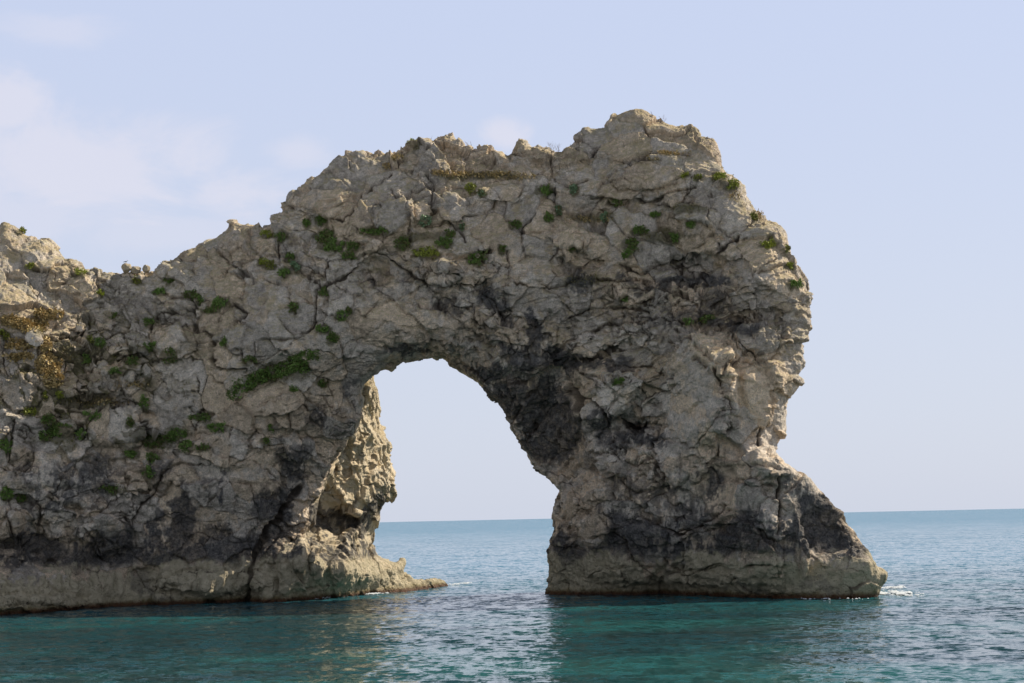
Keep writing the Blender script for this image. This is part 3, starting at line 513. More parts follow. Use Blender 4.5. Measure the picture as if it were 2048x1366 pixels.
# ------------------------------------------------------------------ plants seen in the photo (x, y, half width, half height, kind, where)
PLANTS = [
(63,535,10,7,'y','under the stepped crest at the frame edge'),(158,549,12,5,'y','at the foot of the crest, where the saddle begins'),(275,564,8,6,'y','below the loose boulders on the saddle'),(201,588,6,5,'y','alone on bare rock under the saddle'),
(40,465,10,4,'y','on top of the crest at the frame edge'),(340,561,9,8,'g','below the foot of the climbing ridge'),(318,584,12,6,'g','above the big grey slab left of the long mat'),(383,591,14,7,'g','under the overhang of a squarish block'),(398,603,7,7,'g','hanging just below the tuft under the squarish block'),
(444,609,16,8,'g','in the notch above the smooth slab'),(425,622,18,4,'g','in a thin line down the joint below the notch'),(535,470,11,5,'y','high on the slope under the knob of rock'),(565,474,9,9,'g','beside the joint on the slope under the big smooth slab'),(579,517,9,8,'g','halfway down the upright joint'),
(526,527,8,6,'y','paler one of the pair left of the upright joint'),(543,533,10,8,'y','lower one of the pair left of the upright joint'),(571,547,10,9,'g','at the foot of the upright joint'),(593,536,9,9,'p','just right of the upright joint foot'),(587,617,9,9,'g','above the smooth slab edge, over the long mat'),
(448,685,6,8,'g','at the lower tip of a hairline crack on the pale slab'),(497,725,11,8,'g','just above the upper edge of the long mat'),(202,691,8,11,'g','between two grey blocks'),(171,719,9,10,'g','left of the pinkish upright block'),(263,725,9,11,'g','between two small leaning blocks'),
(298,697,14,7,'g','right of the large rounded grey block'),(180,683,5,5,'y','bright dot beside the split grey block'),(6,672,10,7,'y','amid dry grass at the frame edge'),(76,668,7,5,'y','amid the dry grass above the square pale stone'),(341,714,14,11,'g','with white flowers below the biggest grey slab'),
(232,747,16,5,'g','in a band above the brown soil'),(302,646,12,6,'g','tucked at the corner between two slabs'),(229,633,5,5,'g','above the split grey block'),(117,790,14,4,'y','at the foot of the dry grass slide'),(90,795,5,7,'y','left of the foot of the dry grass slide'),
(61,826,14,6,'y','on the edge of the big blue-grey slab'),(182,833,14,7,'g','on the brown soil above the massive pale block'),(260,845,7,9,'g','growing on the face of the massive pale block'),(288,806,8,12,'g','at the top corner of the massive pale block'),(117,870,30,14,'g','spread below the soil slope, the widest one near the frame edge'),
(98,846,16,12,'g','above the widest one near the frame edge'),(163,868,11,8,'g','left foot of the massive pale block'),(318,884,30,11,'g','spread right of the massive pale block'),(352,868,20,9,'g','rising above the broad spread beside the massive block'),(374,893,16,8,'g','below the rising strip beside the massive block'),
(405,897,10,6,'g','at the end of the strip beside the massive block'),(437,858,16,7,'g','under a rounded ledge below the long mat'),(400,838,22,6,'g','in a flat joint above the rounded ledge'),(303,920,10,11,'g','falling from the broad spread onto the dark band'),(297,948,11,11,'g','lowest green on the dark band left of the slanting joint'),
(222,981,18,7,'g','above the black streaks near the tilted slab'),(264,909,12,7,'g','beneath the massive pale block'),(12,892,10,13,'g','at the frame edge above the dark stain'),(47,998,11,6,'g','above the big rounded boulder in the dark band'),(14,990,12,10,'g','at the frame edge beside the rounded boulder'),
(532,883,8,4,'g','on the knob beside the furrow'),(541,857,5,5,'g','on bumpy rock above the knob'),(586,779,7,5,'g','below the right end of the long mat'),(645,768,9,7,'g','nearest the left shoulder of the opening'),(647,661,12,8,'g','upper one of two left of the arch crown'),(663,677,12,9,'g','lower one of two left of the arch crown'),
(648,588,8,8,'g','left below the triangular overhang'),(683,633,9,7,'g','lower left of the light streak below the overhang'),(697,624,5,6,'g','beside the light streak below the overhang'),(613,447,8,8,'g','under the foot of the smooth summit slab'),(642,442,12,9,'g','in the joint under the smooth summit slab'),
(652,478,16,18,'g','in the middle of the densest green patch'),(668,494,20,10,'g','lower side of the densest green patch'),(708,496,14,9,'g','right end of the densest green patch'),(702,515,14,5,'g','just above the triangular overhang'),(750,463,26,6,'g','in a brown joint above the triangular overhang'),
(808,489,14,11,'g','beside the small arched niche'),(852,509,24,8,'y','on the ledge right of the triangular overhang'),(889,487,14,10,'g','on the ledge under the curved block'),(901,470,10,7,'g','in the hollow of the curved block'),(952,521,16,10,'g','below the dark little cave'),(966,510,8,6,'g','in the mouth of the dark little cave'),
(829,290,14,9,'y','on the skyline left of the pinnacle'),(941,381,10,7,'y','bright one under the grass ledge'),(963,389,9,5,'p','under the grass ledge beside the bright tuft'),(851,446,10,9,'p','at the joint crossing below the grass ledge'),(925,457,6,5,'p','at the end of a thin sloping joint'),
(1033,451,14,6,'g','in the middle of the span'),(1092,385,14,8,'g','on dark soil under the notch of the skyline'),(1004,500,6,6,'g','above the pair of pale rounded blocks'),(1147,383,8,8,'p','right of the dark soil under the notch'),(1210,437,7,7,'p','above the wide slab of the outer half'),
(1118,425,7,7,'p','above the soil trough in the middle of the span'),(1369,352,8,4,'y','on the wide slab joint below the summit'),(1396,357,7,6,'y','where the wide slab meets the outer edge'),(1443,356,12,8,'y','on the outer skyline edge, brightest there'),(1464,371,11,7,'y','just below the brightest one on the outer edge'),
(1232,404,12,5,'g','in the long level joint below the summit'),(1312,431,9,6,'g','in the hollow below the level joint'),(1273,465,8,6,'g','left of the hollow block'),(1286,466,8,8,'g','touching the hollow block'),(1383,450,9,6,'g','beside the dark crack of the outer half'),
(1265,493,14,10,'g','on the broken rock above the black overhang, bushiest there'),(1254,510,8,9,'g','trailing below the bushiest tuft above the overhang'),(1350,479,11,8,'g','in the curved trough of the outer half'),(1507,434,7,8,'y','on the outer edge below the skyline twigs'),(1534,491,12,7,'y','on the pale outer shoulder'),
(1539,473,6,4,'y','small dot above the pale outer shoulder'),(1580,535,8,6,'y','on the outer edge above the nose'),(1589,571,11,7,'g','beside the outermost nose of rock'),(1572,505,4,7,'y','upright on the outer edge'),(1249,596,8,5,'g','below the black overhang'),(1380,645,10,6,'g','left one of two in the dark horizontal joint'),
(1413,640,14,7,'g','right one of two in the dark horizontal joint'),(1235,764,9,7,'g','on the light wedge above the pillar'),(1144,498,6,5,'g','on the left rim of the small dark recess'),(1098,437,10,8,'g','left side of the soil trough')]
DRY = [([(28,645,26,9),(98,630,30,10),(62,652,34,12),(40,690,30,10),(70,675,12,14),(90,690,10,12),(96,730,26,22),(105,760,20,16),(40,715,30,6),(20,640,18,6)],8000,.40),
([(900,350,36,5),(960,352,60,5),(1030,355,46,5),(880,345,20,6),(1000,350,40,4)],1200,.28),([(1350,308,34,4),(1306,318,14,5),(780,335,16,6),(795,318,14,5)],900,.26),([(1470,395,14,10),(1515,430,10,8),(1180,440,50,6),(200,805,60,8),(260,770,40,8)],1000,.24)]
STALKS = [(950,303,26,5,'above the dip right of the pinnacle'),(1108,303,30,6,'in the notch between the two humps'),(1120,300,20,4,'at the foot of the square block on the skyline'),(1145,276,20,4,'on the corner of the square block on the skyline'),
(1312,240,14,4,'on the summit behind its rounded top'),(1332,240,16,4,'on the small point right of the summit'),(1408,286,24,5,'on the shoulder where the summit drops'),(1424,298,26,6,'on the outer brink below the summit shoulder'),(1436,312,14,4,'on the outer brink at the top of the straight edge'),
(1478,380,12,4,'on the outer edge between the yellow tufts'),(1495,412,18,4,'on the outer edge above the pale shoulder'),(1533,452,26,6,'reddish and tallest, on the outer shoulder'),(614,366,18,4,'on the brow of the smooth slab'),(866,281,16,3,'just left of the pinnacle'),(64,473,10,3,'on the crest near the frame edge')]

# ------------------------------------------------------------------ masks that colour the stone
pix = tophoto(P)
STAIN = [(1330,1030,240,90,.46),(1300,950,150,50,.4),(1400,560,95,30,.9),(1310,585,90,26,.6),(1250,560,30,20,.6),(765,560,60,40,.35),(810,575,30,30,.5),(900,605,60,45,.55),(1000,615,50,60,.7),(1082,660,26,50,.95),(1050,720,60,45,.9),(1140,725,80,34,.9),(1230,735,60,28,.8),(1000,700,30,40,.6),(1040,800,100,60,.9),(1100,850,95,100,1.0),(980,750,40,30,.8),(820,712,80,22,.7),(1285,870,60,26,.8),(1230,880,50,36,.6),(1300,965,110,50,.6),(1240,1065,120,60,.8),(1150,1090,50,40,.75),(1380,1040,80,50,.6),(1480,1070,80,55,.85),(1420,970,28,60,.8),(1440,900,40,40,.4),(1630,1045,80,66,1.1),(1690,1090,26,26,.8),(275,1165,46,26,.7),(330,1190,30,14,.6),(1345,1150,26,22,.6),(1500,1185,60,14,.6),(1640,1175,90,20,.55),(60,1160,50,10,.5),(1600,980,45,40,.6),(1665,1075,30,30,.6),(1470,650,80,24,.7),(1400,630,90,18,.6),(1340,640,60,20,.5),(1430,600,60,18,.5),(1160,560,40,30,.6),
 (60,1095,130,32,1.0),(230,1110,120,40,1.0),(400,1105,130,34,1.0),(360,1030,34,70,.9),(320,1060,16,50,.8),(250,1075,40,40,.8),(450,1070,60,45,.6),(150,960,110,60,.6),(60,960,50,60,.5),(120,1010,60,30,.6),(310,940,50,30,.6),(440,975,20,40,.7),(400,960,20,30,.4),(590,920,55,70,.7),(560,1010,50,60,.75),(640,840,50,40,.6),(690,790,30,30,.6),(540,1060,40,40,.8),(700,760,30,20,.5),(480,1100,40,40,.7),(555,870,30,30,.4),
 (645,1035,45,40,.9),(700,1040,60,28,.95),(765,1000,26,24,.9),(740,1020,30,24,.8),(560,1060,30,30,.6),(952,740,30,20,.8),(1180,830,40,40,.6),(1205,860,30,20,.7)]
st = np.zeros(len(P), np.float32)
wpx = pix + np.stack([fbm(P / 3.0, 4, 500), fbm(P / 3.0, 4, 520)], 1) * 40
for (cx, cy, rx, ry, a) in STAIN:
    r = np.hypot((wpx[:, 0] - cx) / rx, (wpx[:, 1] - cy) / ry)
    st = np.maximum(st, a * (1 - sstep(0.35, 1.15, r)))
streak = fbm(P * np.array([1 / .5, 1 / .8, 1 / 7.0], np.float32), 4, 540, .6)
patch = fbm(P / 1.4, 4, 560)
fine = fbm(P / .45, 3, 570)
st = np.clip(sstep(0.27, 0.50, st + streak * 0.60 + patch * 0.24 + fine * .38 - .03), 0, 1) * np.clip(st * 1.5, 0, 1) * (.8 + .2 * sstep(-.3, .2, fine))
blackband = sstep(4.2, 5.4, P[:, 2] + patch * 2.2 + fine * .8 + 1.6 * vnoise(P / 7, 12)) * (1 - sstep(6.0, 8.6, P[:, 2] + streak * 5 + patch * 2.5 + fine * 1.5))
st = np.maximum(st * (1 - tide * .45), blackband * 1.0 * (1 - .5 * (rearw * (P[:, 0] > -17))) * (1 - tide * .85))
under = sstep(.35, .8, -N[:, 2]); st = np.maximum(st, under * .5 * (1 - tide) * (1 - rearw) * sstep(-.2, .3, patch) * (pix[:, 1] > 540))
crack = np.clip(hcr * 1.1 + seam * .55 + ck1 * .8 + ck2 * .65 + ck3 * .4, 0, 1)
hue = np.clip(0.5 + (r1[:, 2] - .5) * .7 + (r2[:, 2] - .5) * .55 * zone + patch * .5, 0, 1)
val = np.clip(0.5 + (r1[:, 3] - .5) * .45 + (r2[:, 3] - .5) * .6 * zone + (r3[:, 3] - .5) * .45 * zz + fbm(P / .5, 3, 580) * .45, 0, 1)
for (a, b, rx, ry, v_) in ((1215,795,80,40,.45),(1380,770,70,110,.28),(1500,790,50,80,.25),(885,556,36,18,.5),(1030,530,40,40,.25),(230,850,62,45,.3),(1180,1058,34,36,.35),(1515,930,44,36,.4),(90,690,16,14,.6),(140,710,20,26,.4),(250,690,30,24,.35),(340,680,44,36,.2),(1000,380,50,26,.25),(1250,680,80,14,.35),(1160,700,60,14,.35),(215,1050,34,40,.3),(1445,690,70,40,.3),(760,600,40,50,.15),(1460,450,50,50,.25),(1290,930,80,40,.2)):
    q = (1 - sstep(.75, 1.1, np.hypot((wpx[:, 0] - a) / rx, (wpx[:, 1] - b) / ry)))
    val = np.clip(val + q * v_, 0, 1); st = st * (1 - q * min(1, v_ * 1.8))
leftz = np.exp(-(((pix[:, 0] - 170) / 250) ** 2 + ((pix[:, 1] - 770) / 150) ** 2))
soil = np.clip(leftz * 1.3 * (sstep(.0, .5, fbm(P / 2.5, 3, 600) + ck2 * .9 + ck1 * .8 + hcr - (r2[:, 0] - .3) * .9)), 0, 1)
for (a, b, rx, ry) in ((960, 352, 110, 9), (1180, 435, 60, 14), (1330, 470, 60, 14), (1170, 560, 50, 14), (180, 800, 80, 20), (1370, 415, 40, 12), (830, 470, 60, 12), (560, 745, 90, 26)):
    soil = np.maximum(soil, .9 * (1 - sstep(.4, 1.2, np.hypot((wpx[:, 0] - a) / rx, (pix[:, 1] - b + (wpx[:, 1] - pix[:, 1]) * .3) / ry))))
pn = fbm(P / .9, 3, 640)
for (px, py, rx, ry, ty, w_) in PLANTS:
    mm = np.nonzero((np.abs(pix[:, 0] - px) < rx * 2.2) & (np.abs(pix[:, 1] - py) < ry * 2.4) & (front > .02))[0]
    r = np.hypot((pix[mm, 0] - px) / (rx * 1.7), (pix[mm, 1] - py) / (ry * 1.8)) + pn[mm] * .7
    soil[mm] = np.maximum(soil[mm], .85 * (1 - sstep(.5, 1.0, r)))
lich = sstep(20, 30, P[:, 2]) * sstep(.05, .7, N[:, 2] + patch * .5)
lich = np.maximum(lich, (1 - sstep(0, 150, np.hypot((pix[:, 0] - 60) / 1.4, pix[:, 1] - 520))) * sstep(-.1, .5, patch) * .9)
lich = np.maximum(lich, (1 - sstep(0, 100, np.hypot((pix[:, 0] - 1290) / 1.2, pix[:, 1] - 265))) * sstep(-.1, .5, patch) * .8)
ocher = 1 - sstep(.5, 1.1, np.hypot((wpx[:, 0] - 752) / 24, (wpx[:, 1] - 527) / 16))
lich = np.maximum(lich, ocher)
log('masks')

# ------------------------------------------------------------------ materials
def material(name):
    m = bpy.data.materials.new(name); m.use_nodes = True; m.node_tree.nodes.clear()
    n = NB(m.node_tree); o = n.new('ShaderNodeOutputMaterial'); b = n.new('ShaderNodeBsdfPrincipled')
    m.node_tree.links.new(b.outputs[0], o.inputs[0])
    return m, n, b, o
mrock, n, b, o = material('limestone')
geo = n.new('ShaderNodeNewGeometry'); pos = geo.outputs['Position']
A1 = n.new('ShaderNodeAttribute', attribute_name='mask_a'); A2 = n.new('ShaderNodeAttribute', attribute_name='mask_b')
s1 = n.new('ShaderNodeSeparateColor'); n.l.new(A1.outputs['Color'], s1.inputs[0]); s2 = n.new('ShaderNodeSeparateColor'); n.l.new(A2.outputs['Color'], s2.inputs[0])
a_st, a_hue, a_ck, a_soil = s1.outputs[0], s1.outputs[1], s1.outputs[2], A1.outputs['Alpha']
a_li, a_cream, a_val, a_tide = s2.outputs[0], s2.outputs[1], s2.outputs[2], A2.outputs['Alpha']
nA = n.noise(pos, .9, 8, .62); nB = n.noise(pos, 4.5, 6, .65); nC = n.noise(pos, 14.0, 4, .7)
col = n.mix(n.ss(n.math('ADD', a_hue, n.math('MULTIPLY', n.math('SUBTRACT', nA, .5), .9)), .25, .75), (.52, .445, .355), (.58, .45, .31))
col = n.mix(n.ss(nB, .35, .7), col, n.mix(1.0, col, (1.22, 1.2, 1.17), 'MULTIPLY'))
col = n.mix(n.ss(nB, .50, .25), col, n.mix(1.0, col, (.66, .63, .60), 'MULTIPLY'))
vm = n.math('ADD', .62, n.math('MULTIPLY', a_val, .88))
vm = n.math('MULTIPLY', vm, n.ss(nC, .28, .62, .45, 1.28)); cv = n.new('ShaderNodeCombineXYZ'); [n.l.new(vm, cv.inputs[k]) for k in range(3)]
col = n.mix(1.0, col, cv.outputs[0], 'MULTIPLY')
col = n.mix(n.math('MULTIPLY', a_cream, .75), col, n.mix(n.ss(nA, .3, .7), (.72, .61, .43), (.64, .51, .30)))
col = n.mix(n.math('MULTIPLY', n.math('MULTIPLY', a_li, n.ss(nB, .35, .6)), .75), col, n.mix(n.ss(nA, .4, .6), (.36, .32, .17), (.42, .34, .14)))
sp = n.sep = n.new('ShaderNodeSeparateXYZ'); n.l.new(pos, sp.inputs[0]); pz = sp.outputs[2]
tcol = n.mix(n.ss(nA, .3, .7), (.44, .37, .235), (.62, .52, .35))
tcol = n.mix(n.ss(nB, .45, .3), tcol, (.17, .14, .09))
tcol = n.mix(n.ss(n.math('ADD', pz, n.math('MULTIPLY', nA, -3.0)), -.3, -1.4), tcol, n.mix(n.ss(nB, .4, .6), (.17, .14, .06), (.27, .22, .10)))
tcol = n.mix(n.ss(n.math('ADD', pz, n.math('MULTIPLY', nB, -1.4)), .1, -.55), tcol, n.mix(n.ss(nC, .4, .6), (.07, .030, .016), (.14, .062, .022)))
col = n.mix(a_tide, col, tcol)
col = n.mix(n.math('MULTIPLY', a_soil, .85), col, n.mix(n.ss(nC, .4, .6), n.mix(n.ss(nA, .4, .6), (.12, .085, .045), (.20, .15, .075)), (.085, .095, .03)))
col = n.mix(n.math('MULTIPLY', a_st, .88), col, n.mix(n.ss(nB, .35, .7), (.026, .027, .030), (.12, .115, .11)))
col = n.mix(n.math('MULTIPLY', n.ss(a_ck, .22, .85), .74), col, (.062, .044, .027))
n.l.new(col, b.inputs['Base Color'])
b.inputs['Roughness'].default_value = .92; b.inputs['Specular IOR Level'].default_value = .25
wet = n.ss(pz, .9, .1, .92, .45); n.l.new(wet, b.inputs['Roughness'])
vz = n.voro(n.vmath('ADD', pos, n.scale(n.noise(pos, 2.0, 3, .5, 0, True), (.6, .6, .6))), 1.7, 'DISTANCE_TO_EDGE')
hgt = n.math('ADD', n.math('MULTIPLY', nB, .30), n.math('MULTIPLY', nC, .13))
hgt = n.math('ADD', hgt, n.math('MULTIPLY', n.ss(vz, .0, .06), .045))
hgt = n.math('ADD', hgt, n.math('MULTIPLY', n.noise(pos, 1.5, 6, .65), .35))
bp = n.new('ShaderNodeBump'); bp.inputs['Strength'].default_value = 1.0; bp.inputs['Distance'].default_value = 1.0
n.l.new(hgt, bp.inputs['Height']); n.l.new(bp.outputs[0], b.inputs['Normal'])

# ------------------------------------------------------------------ mesh objects
def mesh_obj(name, V_, F_, mat, parent=None, attrs=None, smoothf=True, nrm=None, loc=None):
    V_ = np.asarray(V_, np.float32); F_ = np.asarray(F_, np.int32)
    if loc is not None: V_ = V_ - np.asarray(loc, np.float32)
    me = bpy.data.meshes.new(name); k = F_.shape[1]
    me.vertices.add(len(V_)); me.vertices.foreach_set('co', V_.ravel())
    me.loops.add(F_.size); me.loops.foreach_set('vertex_index', F_.ravel())
    me.polygons.add(len(F_)); me.polygons.foreach_set('loop_start', np.arange(len(F_), dtype=np.int32) * k)
    me.update(calc_edges=True)
    me.polygons.foreach_set('use_smooth', np.full(len(F_), smoothf))
    for an, av in (attrs or {}).items():
        at_ = me.color_attributes.new(an, 'FLOAT_COLOR', 'POINT'); at_.data.foreach_set('color', np.asarray(av, np.float32).ravel())
    if nrm is not None: me.normals_split_custom_set_from_vertices(nrm.tolist())
    me.materials.append(mat); me.validate() if False else None
    ob = bpy.data.objects.new(name, me); C.objects.link(ob)
    if parent is not None: ob.parent = parent
    if loc is not None: ob.location = tuple(float(c) for c in loc)
    return ob
def tag(o, label=None, cat=None, group=None, kind=None):
    for k, v in (('label', label), ('category', cat), ('group', group), ('kind', kind)):
        if v: o[k] = v
    return o
def empty(name, loc=(0, 0, 0)):
    o = bpy.data.objects.new(name, None); o.location = tuple(float(c) for c in loc); o.empty_display_size = .5; C.objects.link(o); return o

arch = empty('sea_arch', (0, 0, 0))
tag(arch, 'tall pale limestone sea arch with one great opening and dark stains, standing in the sea', 'sea arch')
fc = P[Q].mean(1); fp = tophoto(fc)
fr = rear[Q[:, 0]]
part = np.zeros(len(Q), int)
part[(fp[:, 0] < 560) | ((fp[:, 1] > 730) & (fp[:, 0] < 730))] = 1                  # cliff the arch springs from
part[(fp[:, 0] > 1040) & (fp[:, 1] > 690)] = 2                                       # outer pillar
part[fr] = 3
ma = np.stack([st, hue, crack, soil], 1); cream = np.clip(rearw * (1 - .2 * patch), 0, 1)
tidem = 1 - sstep(4.3, 5.5, P[:, 2] + patch * 2.4 + fine * 1.0 + streak * 1.6 + 1.6 * vnoise(P / 7, 12))
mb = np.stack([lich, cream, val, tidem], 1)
ROCKP = ('arch_span', 'cliff', 'outer_pillar', 'rear_leg')
for k, nm in enumerate(ROCKP):
    q = Q[part == k]; used, inv = np.unique(q, return_inverse=True)
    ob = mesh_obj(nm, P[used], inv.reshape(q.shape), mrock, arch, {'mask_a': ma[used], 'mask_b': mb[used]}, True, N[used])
    lab = {'rear_leg': 'cream sunlit rock leg behind the shaded left edge of the opening, with a dark cave', 'outer_pillar': 'broad pillar standing in the sea with a black band above its tan foot'}.get(nm)
    if lab: ob['label'] = lab
log('rock objects')

# ------------------------------------------------------------------ sea
def water_height(x, y):
    p = np.stack([x / 5.0 + y / 40, y / 4.2 + x / 20, np.zeros_like(x)], 1).astype(np.float32)
    h = (1 - np.abs(fbm(p, 2, 701)) * 1.6) * 0.10
    p = np.stack([x / 1.9, y / 1.6 + x / 9, np.full_like(x, 3.3)], 1).astype(np.float32)
    h2 = (1 - np.abs(vnoise(p, 705)) * 2) * 0.055 + vnoise(p * 2.2, 709) * 0.022
    return h, h2
D = [30.0]
while D[-1] < 262: D.append(D[-1] + 0.30)
while D[-1] < 40000: D.append(D[-1] * 1.006 + .02)
D = np.array(D); S_ = np.linspace(-1, 1, 820)
YY = np.repeat(D - 205, len(S_)).astype(np.float64); XX = (S_[None, :] * (0.42 * D[:, None] + 16)).ravel()
h, h2 = water_height(XX, YY)
dd = YY + 205
gust = 0.72 + .5 * fbm(np.stack([XX / 34, YY / 22, 0 * XX], 1).astype(np.float32), 3, 720)
ZZ = (h * (1 - sstep(500, 900, dd)) + h2 * (1 - sstep(300, 420, dd))) * gust - 0.05
nr, nc = len(D), len(S_)
ii = (np.arange(nr - 1)[:, None] * nc + np.arange(nc - 1)[None]).ravel()
SQ = np.stack([ii, ii + 1, ii + 1 + nc, ii + nc], 1)
msea, n, b, o = material('sea_water')
geo = n.new('ShaderNodeNewGeometry'); pos = geo.outputs['Position']
spx = n.new('ShaderNodeSeparateXYZ'); n.l.new(pos, spx.inputs[0])
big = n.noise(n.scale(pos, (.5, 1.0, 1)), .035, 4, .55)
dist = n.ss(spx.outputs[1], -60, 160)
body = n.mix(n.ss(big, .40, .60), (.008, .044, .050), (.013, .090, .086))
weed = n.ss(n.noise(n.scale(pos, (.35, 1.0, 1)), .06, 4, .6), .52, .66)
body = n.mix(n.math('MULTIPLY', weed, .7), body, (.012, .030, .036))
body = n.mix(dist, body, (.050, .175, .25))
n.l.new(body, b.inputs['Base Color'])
b.inputs['IOR'].default_value = 1.333; b.inputs['Specular IOR Level'].default_value = .30
rgh = n.ss(spx.outputs[1], -60, 1500, .05, .22); n.l.new(rgh, b.inputs['Roughness'])
def slopes(sc, stretch, seed):
    c = n.noise(n.vmath('ADD', n.scale(pos, stretch), (seed, seed * 1.7, 0)), sc, 3, .6, .3, True)
    return n.vmath('SUBTRACT', c, (.5, .5, .5))
amp = n.ss(n.noise(n.scale(pos, (.4, 1, 1)), .05, 3, .5), .3, .7, .75, 1.25)
tot = n.scale(slopes(1.3, (.85, .8, 1), 0), (.8, 1.45, 0))
tot = n.vmath('ADD', tot, n.scale(slopes(.5, (.8, .7, 1), 11), (.5, .95, 0)))
tot = n.vmath('ADD', tot, n.scale(slopes(4.5, (.6, 1.0, 1), 31), (.40, .75, 0)))
far_ = n.ss(spx.outputs[1], 0, 600, .35, 1.0)
fv = n.new('ShaderNodeCombineXYZ'); [n.l.new(far_, fv.inputs[k]) for k in range(3)]
tot = n.vmath('ADD', tot, n.vmath('MULTIPLY', n.scale(slopes(.22, (.3, 1.0, 1), 77), (.4, 1.0, 0)), fv.outputs[0]))
av = n.new('ShaderNodeCombineXYZ'); [n.l.new(amp, av.inputs[k]) for k in range(3)]
tot = n.vmath('MULTIPLY', tot, av.outputs[0])
tot = n.vmath('ADD', tot, (0, -.03, 0))
nrm_ = n.vmath('NORMALIZE', n.vmath('ADD', geo.outputs['Normal'], tot))
n.l.new(nrm_, b.inputs['Normal'])
sea = mesh_obj('sea', np.stack([XX, YY, ZZ], 1), SQ, msea)
tag(sea, kind='structure')
log('sea', len(XX))

# white water where the swell breaks on the rock
mfoam, n, b, o = material('sea_foam')
b.inputs['Base Color'].default_value = (.58, .61, .62, 1); b.inputs['Roughness'].default_value = .8
def foam(px0, px1, py, wid, amt, seed):
    """a broken sheet of froth: many small overlapping bubbly flakes riding on the water"""
    r = np.random.default_rng(seed); V_ = []; F_ = []
    for k in range(amt):
        t = r.random(); px = px0 + (px1 - px0) * t; pyy = py[0] + (py[1] - py[0]) * t
        y = water_y(px, pyy); q = at(px, pyy, y)
        x = q[0] + r.normal() * .35; yy = y + r.normal() * wid * (.4 + .6 * math.sin(math.pi * t))
        if fbm(np.array([[x / .9, yy / 1.6, seed]], np.float32), 2, 5)[0] < -.05: continue
        s = r.uniform(.04, .15); m = 7; base_i = len(V_)
        hh, hh2 = water_height(np.array([x]), np.array([yy])); zc = float(hh[0] + hh2[0]) * .9 + r.uniform(0, .10) + .04
        V_.append((x, yy, zc + s * .45))
        for j in range(m):
            a = j / m * math.tau; rr = s * r.uniform(.7, 1.3); V_.append((x + rr * 1.5 * math.cos(a), yy + rr * math.sin(a), zc - .05))
        for j in range(m): F_.append((base_i, base_i + 1 + j, base_i + 1 + (j + 1) % m))
    return V_, F_
for (a, bb, pyr, wid, amt, sdn) in ((1762, 1832, (1188, 1188), 2.4, 1500, 1), (1765, 1800, (1178, 1175), 1.2, 300, 6), (628, 708, (1199, 1191), .5, 380, 2), (735, 775, (1190, 1187), .4, 130, 3), (885, 948, (1173, 1166), .5, 150, 4), (1560, 1750, (1200, 1199), .4, 24, 5)):
    V_, F_ = foam(a, bb, pyr, wid, amt, sdn)
    f = mesh_obj('sea_foam', V_, F_, mfoam); tag(f, kind='stuff')
log('foam')

# ------------------------------------------------------------------ where the face can be seen: a coarse depth map of the rock
CS = 2.0
ci_ = (pix / CS).astype(int); wdt, hgt_ = int(2048 / CS) + 40, int(1366 / CS) + 40
okp = (ci_[:, 0] >= 0) & (ci_[:, 0] < wdt) & (ci_[:, 1] >= 0) & (ci_[:, 1] < hgt_)
zb = np.full(wdt * hgt_, 1e9); key = ci_[:, 1] * wdt + ci_[:, 0]
np.minimum.at(zb, key[okp], P[okp, 1])
vis = np.zeros(len(P), bool); vis[okp] = P[okp, 1] < zb[key[okp]] + .7
VI = np.nonzero(vis)[0]; VP = pix[VI]
def near(px, py, rx, ry):
    m = (np.abs(VP[:, 0] - px) < rx) & (np.abs(VP[:, 1] - py) < ry)
    k = VI[m]
    if not len(k):
        return VI[[int(np.argmin((VP[:, 0] - px) ** 2 + (VP[:, 1] - py) ** 2))]]
    r = np.hypot((pix[k, 0] - px) / rx, (pix[k, 1] - py) / ry)
    return k[r < 1] if (r < 1).any() else k

def plant_material(name, c1, c2, rough=.6):
    m, n, b, o = material(name)
    a = n.new('ShaderNodeAttribute', attribute_name='tone')
    s = n.new('ShaderNodeSeparateColor'); n.l.new(a.outputs['Color'], s.inputs[0])
    n.l.new(n.mix(n.ss(s.outputs[0], .22, .12), n.mix(s.outputs[0], c1, c2), (.15, .125, .045)), b.inputs['Base Color']); b.inputs['Roughness'].default_value = rough
    b.inputs['Specular IOR Level'].default_value = .3
    return m
PM = {'g': plant_material('green_leaves', (.066, .110, .020), (.18, .27, .055)),
      'y': plant_material('yellow_green_leaves', (.13, .15, .018), (.34, .36, .05)),
      'p': plant_material('pale_green_leaves', (.10, .17, .07), (.24, .32, .17)),
      'd': plant_material('dry_grass', (.26, .17, .055), (.60, .44, .19)),
      'r': plant_material('dry_stalks', (.20, .13, .10), (.36, .27, .21))}
WORD = {'g': 'green', 'y': 'yellow-green', 'p': 'pale grey-green'}
